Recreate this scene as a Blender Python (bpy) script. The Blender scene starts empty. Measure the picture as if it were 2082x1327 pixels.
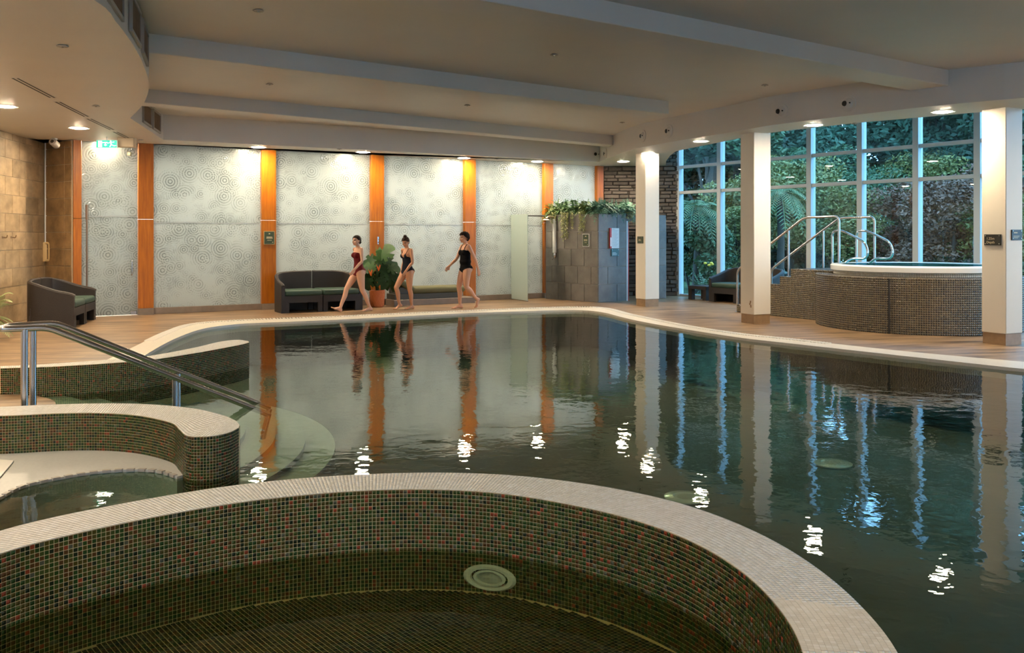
import bpy, bmesh, math, random
import numpy as np
from mathutils import Vector, Matrix

random.seed(7)
rng = np.random.default_rng(7)
sc = bpy.context.scene
COL = sc.collection
PI = math.pi

# ------------------------------------------------------------------ camera, sky, exposure
F, EYE, HZ, CX = 1800.0, 1.62, 480.0, 1041.0      # focal length in pixels of the 2082 x 1327 frame, eye height, horizon row, centre column
cd = bpy.data.cameras.new('camera')
cam = bpy.data.objects.new('camera', cd)
COL.objects.link(cam)
cam.location = (0, 0, EYE)
cam.rotation_euler = (PI / 2, 0, 0)
cd.sensor_fit = 'HORIZONTAL'
cd.sensor_width = 36
cd.lens = F / 2082 * 36
cd.shift_y = -(663.5 - HZ) / 2082
cd.clip_start = 0.05
cd.clip_end = 300
sc.camera = cam

world = bpy.data.worlds.new('dusk_sky')
sc.world = world
world.use_nodes = True
bg = world.node_tree.nodes['Background']
bg.inputs[0].default_value = (0.20, 0.44, 0.72, 1)
bg.inputs[1].default_value = 7.0

sc.view_settings.view_transform = 'Standard'
sc.view_settings.look = 'None'
sc.view_settings.gamma = 1
sc.view_settings.use_curve_mapping = False
sc.view_settings.exposure = 0.75
LAMP = 335.0                      # radiance of a ceiling downlight
sc.cycles.use_denoising = True
sc.cycles.use_adaptive_sampling = True
sc.cycles.adaptive_threshold = 0.05
sc.cycles.use_light_tree = False
sc.cycles.max_bounces = 5
sc.cycles.diffuse_bounces = 3
sc.cycles.glossy_bounces = 3
sc.cycles.transparent_max_bounces = 12
sc.cycles.sample_clamp_indirect = 6
sc.cycles.caustics_reflective = False
sc.cycles.caustics_refractive = False

ZS, ZC, ZB, ZW, ZSW, ZCAP = 3.53, 4.03, 3.80, -0.035, -0.06, 0.27   # soffit, coffer, beam, pool water, spa water, raised wall heights


def at(px, py, z=0.0):
    """point of the horizontal plane z seen at a pixel of the photograph"""
    y = (EYE - z) * F / (py - HZ)
    return Vector(((px - CX) / F * y, y, z))


def atd(px, py, y):
    return Vector(((px - CX) / F * y, y, EYE - (py - HZ) * y / F))


# ------------------------------------------------------------------ materials
MATS = {}


def new_mat(name):
    m = bpy.data.materials.new(name)
    m.use_nodes = True
    nt = m.node_tree
    b = nt.nodes['Principled BSDF']
    MATS[name] = m
    return m, nt, b


def N(nt, typ, **kw):
    n = nt.nodes.new(typ)
    for k, v in kw.items():
        if k in n.inputs:
            n.inputs[k].default_value = v
        else:
            setattr(n, k, v)
    return n


def ramp(nt, stops):
    r = nt.nodes.new('ShaderNodeValToRGB')
    e = r.color_ramp.elements
    while len(e) < len(stops):
        e.new(0.5)
    for i, (p, c) in enumerate(stops):
        e[i].position = p
        e[i].color = (*c, 1)
    return r


def mat(name, col, rough=0.5, metal=0.0, var=0.0, vscale=3.0, stretch=(1, 1, 1), rand=0.0, bump=0.0, bscale=40.0, spec=0.5, coat=0.0, emit=None, es=0.0):
    """plain principled material; var = noise variation in value, rand = per-object variation, bump = fine relief"""
    m, nt, b = new_mat(name)
    b.inputs['Base Color'].default_value = (*col, 1)
    b.inputs['Roughness'].default_value = rough
    b.inputs['Metallic'].default_value = metal
    b.inputs['Specular IOR Level'].default_value = spec
    b.inputs['Coat Weight'].default_value = coat
    if emit:
        b.inputs['Emission Color'].default_value = (*emit, 1)
        b.inputs['Emission Strength'].default_value = es
    geo = N(nt, 'ShaderNodeNewGeometry')
    mp = N(nt, 'ShaderNodeMapping')
    mp.inputs['Scale'].default_value = stretch
    nt.links.new(geo.outputs['Position'], mp.inputs['Vector'])
    if var or rand:
        hsv = N(nt, 'ShaderNodeHueSaturation')
        hsv.inputs['Color'].default_value = (*col, 1)
        add = N(nt, 'ShaderNodeMath', operation='ADD')
        add.inputs[0].default_value = 1.0
        add.inputs[1].default_value = 0.0
        if var:
            nz = N(nt, 'ShaderNodeTexNoise', Scale=vscale, Detail=5.0, Roughness=0.6)
            nt.links.new(mp.outputs[0], nz.inputs['Vector'])
            mr = N(nt, 'ShaderNodeMapRange')
            mr.inputs['From Min'].default_value = 0.25
            mr.inputs['From Max'].default_value = 0.75
            mr.inputs['To Min'].default_value = 1 - var
            mr.inputs['To Max'].default_value = 1 + var
            nt.links.new(nz.outputs['Fac'], mr.inputs['Value'])
            nt.links.new(mr.outputs[0], add.inputs[0])
        if rand:
            oi = N(nt, 'ShaderNodeObjectInfo')
            mr2 = N(nt, 'ShaderNodeMapRange')
            mr2.inputs['To Min'].default_value = -rand
            mr2.inputs['To Max'].default_value = rand
            nt.links.new(oi.outputs['Random'], mr2.inputs['Value'])
            nt.links.new(mr2.outputs[0], add.inputs[1])
        nt.links.new(add.outputs[0], hsv.inputs['Value'])
        nt.links.new(hsv.outputs[0], b.inputs['Base Color'])
    if bump:
        nb = N(nt, 'ShaderNodeTexNoise', Scale=bscale, Detail=4.0)
        nt.links.new(mp.outputs[0], nb.inputs['Vector'])
        bp = N(nt, 'ShaderNodeBump', Strength=bump, Distance=0.01)
        nt.links.new(nb.outputs['Fac'], bp.inputs['Height'])
        nt.links.new(bp.outputs[0], b.inputs['Normal'])
    return m


mat('plaster', (0.70, 0.655, 0.60), 0.45, var=0.03, vscale=1.2, bump=0.05, bscale=60)
mat('column_paint', (0.72, 0.66, 0.57), 0.4, var=0.03, vscale=2, bump=0.04, bscale=70)
mat('wall_paint', (0.62, 0.57, 0.5), 0.6)
mat('cream_grout', (0.56, 0.50, 0.42), 0.7)
mat('cream_a', (0.77, 0.73, 0.65), 0.3)
mat('cream_b', (0.71, 0.67, 0.59), 0.3)
mat('cream_c', (0.82, 0.79, 0.73), 0.3)
mat('coping_stone', (0.66, 0.60, 0.50), 0.35, var=0.06, vscale=30)
mat('green_grout', (0.74, 0.56, 0.30), 0.75)
for nm, c in (('m_green', (0.022, 0.050, 0.010)), ('m_olive', (0.066, 0.052, 0.010)), ('m_moss', (0.050, 0.066, 0.014)), ('m_dark', (0.013, 0.019, 0.008)),
              ('m_brown', (0.085, 0.036, 0.010)), ('m_rust', (0.24, 0.045, 0.018)), ('m_grey', (0.085, 0.085, 0.055))):
    mat(nm, c, 0.22, spec=0.22)
MOS = ['m_green', 'm_olive', 'm_moss', 'm_dark', 'm_brown', 'm_rust', 'm_grey']
MOSW = [0.24, 0.22, 0.17, 0.13, 0.16, 0.03, 0.05]
mat('tub_a', (0.060, 0.046, 0.030), 0.25)
mat('tub_b', (0.088, 0.068, 0.042), 0.25)
mat('tub_c', (0.042, 0.036, 0.030), 0.25)
mat('tub_grout', (0.42, 0.33, 0.19), 0.7)
mat('pool_floor', (0.011, 0.019, 0.012), 0.6, var=0.35, vscale=4)
mat('tread_tile', (0.42, 0.45, 0.40), 0.5, var=0.1, vscale=20)
mat('riser_tile', (0.03, 0.045, 0.03), 0.5)
mat('ledge_tile', (0.50, 0.50, 0.48), 0.35, var=0.08, vscale=40)
mat('steel', (0.55, 0.52, 0.50), 0.24, metal=1.0)
mat('chrome', (0.75, 0.77, 0.80), 0.08, metal=1.0)
mat('bronze', (0.30, 0.20, 0.13), 0.3, metal=1.0)
mat('brass', (0.35, 0.30, 0.2), 0.35, metal=0.8)
mat('acrylic', (0.80, 0.80, 0.78), 0.2, coat=0.3)
mat('white_paint', (0.75, 0.76, 0.76), 0.35)
mat('frame_paint', (0.46, 0.50, 0.53), 0.4)
mat('lamp_glass', (1, 1, 1), 0.4, emit=(1.0, 0.81, 0.56), es=LAMP)
mat('corridor_lamp', (1, 1, 1), 0.4, emit=(1.0, 0.965, 0.89), es=205.0)
mat('black', (0.006, 0.006, 0.006), 0.5)
mat('grille_dark', (0.035, 0.025, 0.016), 0.5)
mat('grille_frame', (0.42, 0.38, 0.34), 0.5)
mat('wicker', (0.014, 0.008, 0.005), 0.5, bump=0.7, bscale=150)
mat('cushion', (0.024, 0.055, 0.036), 0.55, bump=0.1, bscale=60)
mat('olive_cushion', (0.11, 0.105, 0.045), 0.75, bump=0.2, bscale=80)
mat('dark_base', (0.055, 0.055, 0.045), 0.6)
mat('stone_kick', (0.20, 0.155, 0.12), 0.5, var=0.15, vscale=6)
mat('column_kick', (0.30, 0.19, 0.105), 0.4, var=0.2, vscale=8)
mat('grey_tile', (0.135, 0.125, 0.115), 0.5, var=0.32, vscale=3.5, rand=0.08, bump=0.08, bscale=25)
mat('tile_grout', (0.30, 0.28, 0.25), 0.7)
mat('sandstone_tile', (0.40, 0.285, 0.165), 0.5, var=0.34, vscale=3.0, stretch=(1, 1, 1.6), rand=0.16, bump=0.1, bscale=18)
mat('rust_tile', (0.30, 0.185, 0.085), 0.5, var=0.4, vscale=4.0, rand=0.12, bump=0.1, bscale=18)
mat('sand_grout', (0.46, 0.38, 0.27), 0.7)
mat('slate', (0.085, 0.068, 0.054), 0.75, var=0.3, vscale=9, rand=0.45, bump=0.5, bscale=22)
mat('slate_back', (0.03, 0.026, 0.022), 0.8)
mat('skin_pale', (0.62, 0.34, 0.22), 0.45, var=0.05, vscale=8)
mat('skin_tan', (0.50, 0.235, 0.125), 0.45, var=0.05, vscale=8)
mat('skin_fair', (0.55, 0.28, 0.17), 0.45, var=0.05, vscale=8)
mat('lip', (0.40, 0.10, 0.08), 0.4)
mat('eye_dark', (0.02, 0.012, 0.01), 0.3)
mat('hair_dark', (0.014, 0.007, 0.004), 0.7, spec=0.1, bump=0.6, bscale=120)
mat('hair_brown', (0.024, 0.010, 0.005), 0.7, spec=0.1, bump=0.6, bscale=120)
mat('suit_red', (0.105, 0.004, 0.006), 0.7, spec=0.2)
mat('suit_slate', (0.014, 0.017, 0.026), 0.8, spec=0.1)
mat('suit_black', (0.003, 0.003, 0.004), 0.8, spec=0.1)
mat('leaf_dark', (0.014, 0.045, 0.012), 0.5, spec=0.25, var=0.4, vscale=9)
mat('leaf_mid', (0.030, 0.080, 0.018), 0.5, spec=0.25, var=0.4, vscale=9)
mat('leaf_bright', (0.10, 0.24, 0.03), 0.35, var=0.3, vscale=9)
mat('leaf_teal', (0.045, 0.12, 0.085), 0.4, var=0.4, vscale=9)
mat('leaf_pale', (0.30, 0.32, 0.13), 0.5, var=0.4, vscale=20)
mat('fern_olive', (0.095, 0.15, 0.035), 0.5, var=0.5, vscale=14)
mat('fern_green', (0.055, 0.125, 0.035), 0.5, var=0.5, vscale=14)
mat('fern_teal', (0.085, 0.20, 0.135), 0.5, var=0.5, vscale=14)
mat('petal', (0.65, 0.14, 0.02), 0.4)
mat('petal_yellow', (0.75, 0.45, 0.03), 0.4)
mat('terracotta', (0.50, 0.14, 0.035), 0.5, bump=0.5, bscale=35)
mat('soil', (0.02, 0.014, 0.01), 0.9)
mat('bark', (0.045, 0.034, 0.026), 0.85, var=0.3, vscale=6, bump=0.4, bscale=20)
mat('grass', (0.050, 0.085, 0.022), 0.9, var=0.5, vscale=2.5, bump=0.4, bscale=30)
for nm, c in (('tree_green', (0.050, 0.095, 0.036)), ('tree_deep', (0.022, 0.052, 0.026)), ('tree_teal', (0.088, 0.180, 0.115)), ('tree_olive', (0.150, 0.140, 0.036)),
              ('tree_maple', (0.115, 0.046, 0.022)), ('tree_palm', (0.085, 0.135, 0.050))):
    mat(nm, c, 0.6, var=0.55, vscale=3.5)
mat('sign_green', (0.035, 0.055, 0.030), 0.4)
mat('sign_teal', (0.04, 0.10, 0.10), 0.4)
mat('sign_black', (0.016, 0.017, 0.015), 0.4)
mat('sign_gold', (0.60, 0.52, 0.34), 0.5)
mat('sign_white', (0.75, 0.75, 0.75), 0.5)
mat('sign_frame', (0.45, 0.36, 0.18), 0.4)
mat('sign_ink', (0.35, 0.35, 0.38), 0.6)
mat('exit_green', (0.01, 0.38, 0.22), 0.4, emit=(0.02, 0.55, 0.32), es=0.9)
mat('exit_white', (0.8, 0.8, 0.8), 0.4, emit=(1, 1, 1), es=1.1)
mat('red_edge', (0.45, 0.02, 0.01), 0.4)
mat('box_cream', (0.62, 0.50, 0.34), 0.5)
mat('phone_cream', (0.60, 0.42, 0.20), 0.4)
mat('rubber', (0.02, 0.02, 0.02), 0.6)


def wood_mat():
    m, nt, b = new_mat('orange_wood')
    geo = N(nt, 'ShaderNodeNewGeometry')
    mp = N(nt, 'ShaderNodeMapping')
    mp.inputs['Scale'].default_value = (14, 14, 0.9)
    nt.links.new(geo.outputs['Position'], mp.inputs['Vector'])
    nz = N(nt, 'ShaderNodeTexNoise', Scale=2.2, Detail=6.0, Roughness=0.6, Distortion=0.4)
    nt.links.new(mp.outputs[0], nz.inputs['Vector'])
    r = ramp(nt, [(0.3, (0.28, 0.074, 0.002)), (0.55, (0.38, 0.113, 0.003)), (0.75, (0.47, 0.152, 0.006))])
    nt.links.new(nz.outputs['Fac'], r.inputs[0])
    nt.links.new(r.outputs[0], b.inputs['Base Color'])
    b.inputs['Roughness'].default_value = 0.38


wood_mat()


def deck_mat():
    """brown plank-look stone tiles laid across the deck"""
    m, nt, b = new_mat('deck_tile')
    geo = N(nt, 'ShaderNodeNewGeometry')
    rot = N(nt, 'ShaderNodeMapping')
    rot.inputs['Rotation'].default_value = (0, 0, -math.radians(12))
    nt.links.new(geo.outputs['Position'], rot.inputs['Vector'])
    br = N(nt, 'ShaderNodeTexBrick', Scale=1.0)
    br.inputs['Color1'].default_value = (0.285, 0.188, 0.105, 1)
    br.inputs['Color2'].default_value = (0.215, 0.138, 0.078, 1)
    br.inputs['Mortar'].default_value = (0.22, 0.15, 0.09, 1)
    br.inputs['Mortar Size'].default_value = 0.006
    br.inputs['Brick Width'].default_value = 0.9
    br.inputs['Row Height'].default_value = 0.22
    nt.links.new(rot.outputs[0], br.inputs['Vector'])
    st = N(nt, 'ShaderNodeMapping')
    st.inputs['Scale'].default_value = (0.45, 3.4, 1)
    nt.links.new(rot.outputs[0], st.inputs['Vector'])
    nz = N(nt, 'ShaderNodeTexNoise', Scale=2.0, Detail=6.0, Roughness=0.65)
    nt.links.new(st.outputs[0], nz.inputs['Vector'])
    r = ramp(nt, [(0.36, (0.24, 0.19, 0.16)), (0.47, (0.78, 0.76, 0.74)), (0.60, (1.30, 1.26, 1.20))])
    nt.links.new(nz.outputs['Fac'], r.inputs[0])
    mx = N(nt, 'ShaderNodeMixRGB', blend_type='MULTIPLY')
    mx.inputs[0].default_value = 1.0
    nt.links.new(br.outputs['Color'], mx.inputs[1])
    nt.links.new(r.outputs[0], mx.inputs[2])
    nt.links.new(mx.outputs[0], b.inputs['Base Color'])
    b.inputs['Roughness'].default_value = 0.38
    bp = N(nt, 'ShaderNodeBump', Strength=0.15, Distance=0.004)
    nt.links.new(nz.outputs['Fac'], bp.inputs['Height'])
    nt.links.new(bp.outputs[0], b.inputs['Normal'])


deck_mat()


def ripple_glass():
    """cast glass with a relief of overlapping raindrop rings, partly see-through for light"""
    m, nt, b = new_mat('raindrop_glass')
    tc = N(nt, 'ShaderNodeTexCoord')
    oi = N(nt, 'ShaderNodeObjectInfo')
    sep = N(nt, 'ShaderNodeSeparateXYZ')
    nt.links.new(tc.outputs['Object'], sep.inputs[0])
    mul = N(nt, 'ShaderNodeMath', operation='MULTIPLY')
    mul.inputs[1].default_value = 37.0
    nt.links.new(oi.outputs['Random'], mul.inputs[0])
    ax = N(nt, 'ShaderNodeMath', operation='ADD')
    nt.links.new(sep.outputs['X'], ax.inputs[0])
    nt.links.new(mul.outputs[0], ax.inputs[1])
    cmb = N(nt, 'ShaderNodeCombineXYZ')
    nt.links.new(ax.outputs[0], cmb.inputs['X'])
    nt.links.new(sep.outputs['Z'], cmb.inputs['Y'])
    hs = []
    for scale, freq in ((2.6, 46.0), (3.9, 38.0)):
        vo = N(nt, 'ShaderNodeTexVoronoi', voronoi_dimensions='2D', Scale=scale)
        nt.links.new(cmb.outputs[0], vo.inputs['Vector'])
        s = N(nt, 'ShaderNodeMath', operation='MULTIPLY')
        s.inputs[1].default_value = freq
        nt.links.new(vo.outputs['Distance'], s.inputs[0])
        sn = N(nt, 'ShaderNodeMath', operation='SINE')
        nt.links.new(s.outputs[0], sn.inputs[0])
        fd = N(nt, 'ShaderNodeMapRange')
        fd.inputs['From Min'].default_value = 0.0
        fd.inputs['From Max'].default_value = 0.62
        fd.inputs['To Min'].default_value = 1.0
        fd.inputs['To Max'].default_value = 0.15
        nt.links.new(vo.outputs['Distance'], fd.inputs['Value'])
        pr = N(nt, 'ShaderNodeMath', operation='MULTIPLY')
        nt.links.new(sn.outputs[0], pr.inputs[0])
        nt.links.new(fd.outputs[0], pr.inputs[1])
        cs = N(nt, 'ShaderNodeSeparateColor')
        nt.links.new(vo.outputs['Color'], cs.inputs[0])
        pa = N(nt, 'ShaderNodeMath', operation='MULTIPLY')
        nt.links.new(pr.outputs[0], pa.inputs[0])
        nt.links.new(cs.outputs[0], pa.inputs[1])
        hs.append(pa)
    sm = N(nt, 'ShaderNodeMath', operation='ADD')
    nt.links.new(hs[0].outputs[0], sm.inputs[0])
    nt.links.new(hs[1].outputs[0], sm.inputs[1])
    nz = N(nt, 'ShaderNodeTexNoise', Scale=1.0, Detail=8.0, Roughness=0.75)
    nt.links.new(cmb.outputs[0], nz.inputs['Vector'])
    bp = N(nt, 'ShaderNodeBump', Strength=0.55, Distance=0.006)
    nt.links.new(sm.outputs[0], bp.inputs['Height'])
    mr = N(nt, 'ShaderNodeMapRange')
    mr.inputs['From Min'].default_value = -1.4
    mr.inputs['From Max'].default_value = 1.4
    nt.links.new(sm.outputs[0], mr.inputs['Value'])
    ml = N(nt, 'ShaderNodeMath', operation='ADD')
    nt.links.new(mr.outputs[0], ml.inputs[0])
    nt.links.new(nz.outputs['Fac'], ml.inputs[1])
    r = ramp(nt, [(0.66, (0.22, 0.235, 0.225)), (0.88, (0.35, 0.37, 0.345)), (1.0, (0.47, 0.49, 0.46))])
    nt.links.new(ml.outputs[0], r.inputs[0])
    dm = N(nt, 'ShaderNodeMixRGB', blend_type='MULTIPLY')
    dm.inputs[0].default_value = 1.0
    dm.inputs[2].default_value = (0.5, 0.5, 0.5, 1)
    nt.links.new(r.outputs[0], dm.inputs[1])
    nt.links.new(dm.outputs[0], b.inputs['Base Color'])
    b.inputs['Roughness'].default_value = 0.22
    b.inputs['Specular IOR Level'].default_value = 0.9
    b.inputs['Coat Weight'].default_value = 0.5
    b.inputs['Coat Roughness'].default_value = 0.06
    nt.links.new(bp.outputs[0], b.inputs['Normal'])
    nt.links.new(bp.outputs[0], b.inputs['Coat Normal'])
    tr = N(nt, 'ShaderNodeBsdfTranslucent')
    nt.links.new(r.outputs[0], tr.inputs['Color'])
    mx = N(nt, 'ShaderNodeMixShader')
    mx.inputs[0].default_value = 0.5
    out = nt.nodes['Material Output']
    nt.links.new(b.outputs[0], mx.inputs[1])
    nt.links.new(tr.outputs[0], mx.inputs[2])
    nt.links.new(mx.outputs[0], out.inputs[0])


ripple_glass()


def clear_sheet(name, tint, ior, rough=0.0, waves=None):
    """thin clear sheet: Fresnel reflection over tinted see-through; waves = relief of a water surface"""
    m, nt, b = new_mat(name)
    nt.nodes.remove(b)
    f0 = ((ior - 1) / (ior + 1)) ** 2
    lw = N(nt, 'ShaderNodeLayerWeight', Blend=0.5)
    pw = N(nt, 'ShaderNodeMath', operation='POWER')
    pw.inputs[1].default_value = 5.0
    nt.links.new(lw.outputs['Facing'], pw.inputs[0])
    fr = N(nt, 'ShaderNodeMapRange')
    fr.inputs['To Min'].default_value = f0
    fr.inputs['To Max'].default_value = 1.0
    nt.links.new(pw.outputs[0], fr.inputs['Value'])
    gl = N(nt, 'ShaderNodeBsdfGlossy', Roughness=rough)
    tr = N(nt, 'ShaderNodeBsdfTransparent')
    tr.inputs['Color'].default_value = (*tint, 1)
    mx = N(nt, 'ShaderNodeMixShader')
    if waves:
        geo = N(nt, 'ShaderNodeNewGeometry')
        prev = None
        for scale, st in waves:
            nz = N(nt, 'ShaderNodeTexNoise', Scale=scale, Detail=2.0, Roughness=0.5, Distortion=0.3)
            nt.links.new(geo.outputs['Position'], nz.inputs['Vector'])
            bp = N(nt, 'ShaderNodeBump', Strength=1.0, Distance=st)
            nt.links.new(nz.outputs['Fac'], bp.inputs['Height'])
            if prev:
                nt.links.new(prev.outputs[0], bp.inputs['Normal'])
            prev = bp
        nt.links.new(prev.outputs[0], lw.inputs['Normal'])
        nt.links.new(prev.outputs[0], gl.inputs['Normal'])
    nt.links.new(fr.outputs[0], mx.inputs[0])
    nt.links.new(tr.outputs[0], mx.inputs[1])
    nt.links.new(gl.outputs[0], mx.inputs[2])
    nt.links.new(mx.outputs[0], nt.nodes['Material Output'].inputs[0])


clear_sheet('pool_water', (0.55, 0.68, 0.56), 1.45, 0.01, ((1.1, 0.0034), (4.0, 0.0026), (12.0, 0.0008)))
clear_sheet('spa_water', (0.64, 0.70, 0.50), 1.34, 0.01, ((1.5, 0.0012), (7.0, 0.0005)))
clear_sheet('tub_water', (0.45, 0.85, 0.92), 1.34, 0.01, ((6.0, 0.002),))
clear_sheet('window_glass', (0.86, 0.94, 0.95), 1.5)


def frosted(name):
    m, nt, b = new_mat(name)
    b.inputs['Base Color'].default_value = (0.50, 0.58, 0.55, 1)
    b.inputs['Roughness'].default_value = 0.25
    tr = N(nt, 'ShaderNodeBsdfTransparent')
    tr.inputs['Color'].default_value = (0.72, 0.84, 0.80, 1)
    mx = N(nt, 'ShaderNodeMixShader')
    mx.inputs[0].default_value = 0.4
    nt.links.new(b.outputs[0], mx.inputs[1])
    nt.links.new(tr.outputs[0], mx.inputs[2])
    nt.links.new(mx.outputs[0], nt.nodes['Material Output'].inputs[0])


frosted('frosted_glass')


# ------------------------------------------------------------------ mesh helpers
def wmat(o):
    m = Matrix.LocRotScale(o.location, o.rotation_euler, o.scale)
    return wmat(o.parent) @ m if o.parent else m


def tag(o, label=None, cat=None, group=None, kind=None):
    if label:
        o['label'] = label
    if cat:
        o['category'] = cat
    if group:
        o['group'] = group
    if kind:
        o['kind'] = kind
    return o


def thing(name, label, cat=None, loc=(0, 0, 0), rz=0.0, group=None, kind=None):
    o = bpy.data.objects.new(name, None)
    COL.objects.link(o)
    o.empty_display_size = 0.1
    o.location = loc
    o.rotation_euler = (0, 0, rz)
    return tag(o, label, cat, group, kind)


def link(name, me, parent=None, loc=None, rot=None, scale=None):
    o = bpy.data.objects.new(name, me)
    COL.objects.link(o)
    if parent:
        o.parent = parent
    if loc is not None:
        o.location = loc
    if rot is not None:
        o.rotation_euler = rot
    if scale is not None:
        o.scale = scale
    return o


class MB:
    def __init__(self):
        self.v, self.f, self.m = [], [], []

    def add(self, vs, fs, mi=0):
        n = len(self.v)
        self.v += [tuple(p) for p in vs]
        self.f += [tuple(i + n for i in f) for f in fs]
        self.m += [mi] * len(fs)
        return self

    def box(self, x0, x1, y0, y1, z0, z1, M=None, mi=0):
        vs = [Vector((x, y, z)) for z in (z0, z1) for y in (y0, y1) for x in (x0, x1)]
        if M is not None:
            vs = [M @ p for p in vs]
        return self.add(vs, [(0, 2, 3, 1), (4, 5, 7, 6), (0, 1, 5, 4), (2, 6, 7, 3), (0, 4, 6, 2), (1, 3, 7, 5)], mi)

    def rbox(self, x0, x1, y0, y1, z0, z1, r=0.02, M=None, mi=0, seg=2):
        bm = bmesh.new()
        bmesh.ops.create_cube(bm, size=1)
        for q in bm.verts:
            q.co = Vector(((x0 + x1) / 2 + q.co.x * (x1 - x0), (y0 + y1) / 2 + q.co.y * (y1 - y0), (z0 + z1) / 2 + q.co.z * (z1 - z0)))
        bmesh.ops.bevel(bm, geom=list(bm.edges), offset=r, segments=seg, affect='EDGES', profile=0.5)
        bm.verts.index_update()
        vs = [q.co.copy() for q in bm.verts]
        if M is not None:
            vs = [M @ p for p in vs]
        self.add(vs, [[q.index for q in f.verts] for f in bm.faces], mi)
        bm.free()
        return self

    def tube(self, path, r, n=10, closed=False, caps=True, mi=0):
        P = [Vector(p) for p in path]
        rs = r if isinstance(r, (list, tuple)) else [r] * len(P)
        k = len(P)
        up = None
        rings = []
        for i in range(k):
            a = P[i - 1] if (i > 0 or closed) else P[i]
            c = P[(i + 1) % k] if (i < k - 1 or closed) else P[i]
            t = (c - a)
            t = t.normalized() if t.length > 1e-9 else Vector((0, 0, 1))
            if up is None:
                up = Vector((0, 0, 1)) if abs(t.z) < 0.9 else Vector((1, 0, 0))
            up = (up - t * up.dot(t))
            up = up.normalized() if up.length > 1e-6 else t.orthogonal().normalized()
            s = t.cross(up)
            rings.append([P[i] + (up * math.cos(2 * PI * j / n) + s * math.sin(2 * PI * j / n)) * rs[i] for j in range(n)])
        vs = [p for q in rings for p in q]
        fs = []
        for i in range(k if closed else k - 1):
            for j in range(n):
                a, b2 = i * n + j, i * n + (j + 1) % n
                c, d = ((i + 1) % k) * n + (j + 1) % n, ((i + 1) % k) * n + j
                fs.append((a, d, c, b2))
        if caps and not closed:
            fs.append(tuple(range(n)))
            fs.append(tuple(range((k - 1) * n, k * n))[::-1])
        return self.add(vs, fs, mi)

    def lathe(self, prof, c=(0, 0, 0), n=32, mi=0, M=None):
        vs = []
        for r, z in prof:
            for j in range(n):
                a = 2 * PI * j / n
                vs.append(Vector((c[0] + r * math.cos(a), c[1] + r * math.sin(a), c[2] + z)))
        if M is not None:
            vs = [M @ p for p in vs]
        fs = []
        for i in range(len(prof) - 1):
            for j in range(n):
                fs.append((i * n + j, i * n + (j + 1) % n, (i + 1) * n + (j + 1) % n, (i + 1) * n + j))
        if prof[0][0] > 1e-6:
            fs.append(tuple(range(n))[::-1])
        if prof[-1][0] > 1e-6:
            fs.append(tuple(range((len(prof) - 1) * n, len(prof) * n)))
        return self.add(vs, fs, mi)

    def ball(self, c, r, n=10, mi=0, M=None):
        rx, ry, rz = r if isinstance(r, (tuple, list)) else (r, r, r)
        vs, fs = [], []
        h = n // 2 + 1
        for i in range(h + 1):
            th = PI * i / h
            for j in range(n):
                a = 2 * PI * j / n
                p = Vector((rx * math.sin(th) * math.cos(a), ry * math.sin(th) * math.sin(a), rz * math.cos(th)))
                vs.append((M @ p if M is not None else p) + Vector(c))
        for i in range(h):
            for j in range(n):
                fs.append((i * n + j, (i + 1) * n + j, (i + 1) * n + (j + 1) % n, i * n + (j + 1) % n))
        return self.add(vs, fs, mi)

    def prism(self, poly, z0, z1, mi=0):
        P = [(p[0], p[1]) for p in poly]
        area = sum(P[i - 1][0] * P[i][1] - P[i][0] * P[i - 1][1] for i in range(len(P)))
        if area < 0:
            P = P[::-1]
        n = len(P)
        vs = [(x, y, z0) for x, y in P] + [(x, y, z1) for x, y in P]
        fs = [tuple(range(n))[::-1], tuple(range(n, 2 * n))]
        fs += [(i, (i + 1) % n, n + (i + 1) % n, n + i) for i in range(n)]
        return self.add(vs, fs, mi)

    def strip(self, A, B, z0a, z1a, closed=False, mi=0):
        """wall standing between plan curves A and B (same count): sides, top and ends; z1 may be a list"""
        n = len(A)
        z1 = z1a if isinstance(z1a, (list, tuple)) else [z1a] * n
        vs = []
        for i in range(n):
            vs += [(A[i][0], A[i][1], z0a), (A[i][0], A[i][1], z1[i]), (B[i][0], B[i][1], z1[i]), (B[i][0], B[i][1], z0a)]
        fs = []
        for i in range(n if closed else n - 1):
            a, b2 = 4 * i, 4 * ((i + 1) % n)
            for k in range(3):
                fs.append((a + k, b2 + k, b2 + k + 1, a + k + 1))
        if not closed:
            fs += [(0, 1, 2, 3), tuple(4 * (n - 1) + k for k in (3, 2, 1, 0))]
        return self.add(vs, fs, mi)

    def mesh(self, name, mats, smooth=False):
        me = bpy.data.meshes.new(name)
        me.from_pydata(self.v, [], self.f)
        mats = [mats] if isinstance(mats, str) else mats
        for q in mats:
            me.materials.append(MATS[q])
        if len(mats) > 1:
            me.polygons.foreach_set('material_index', self.m)
        if smooth:
            me.polygons.foreach_set('use_smooth', [True] * len(self.f))
            try:
                me.set_sharp_from_angle(angle=math.radians(40))
            except Exception:
                pass
        me.update()
        return me

    def build(self, name, mats, parent=None, smooth=False, world=False):
        if world and parent is not None:
            inv = wmat(parent).inverted()
            self.v = [tuple(inv @ Vector(p)) for p in self.v]
        return link(name, self.mesh(name, mats, smooth), parent)


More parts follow.
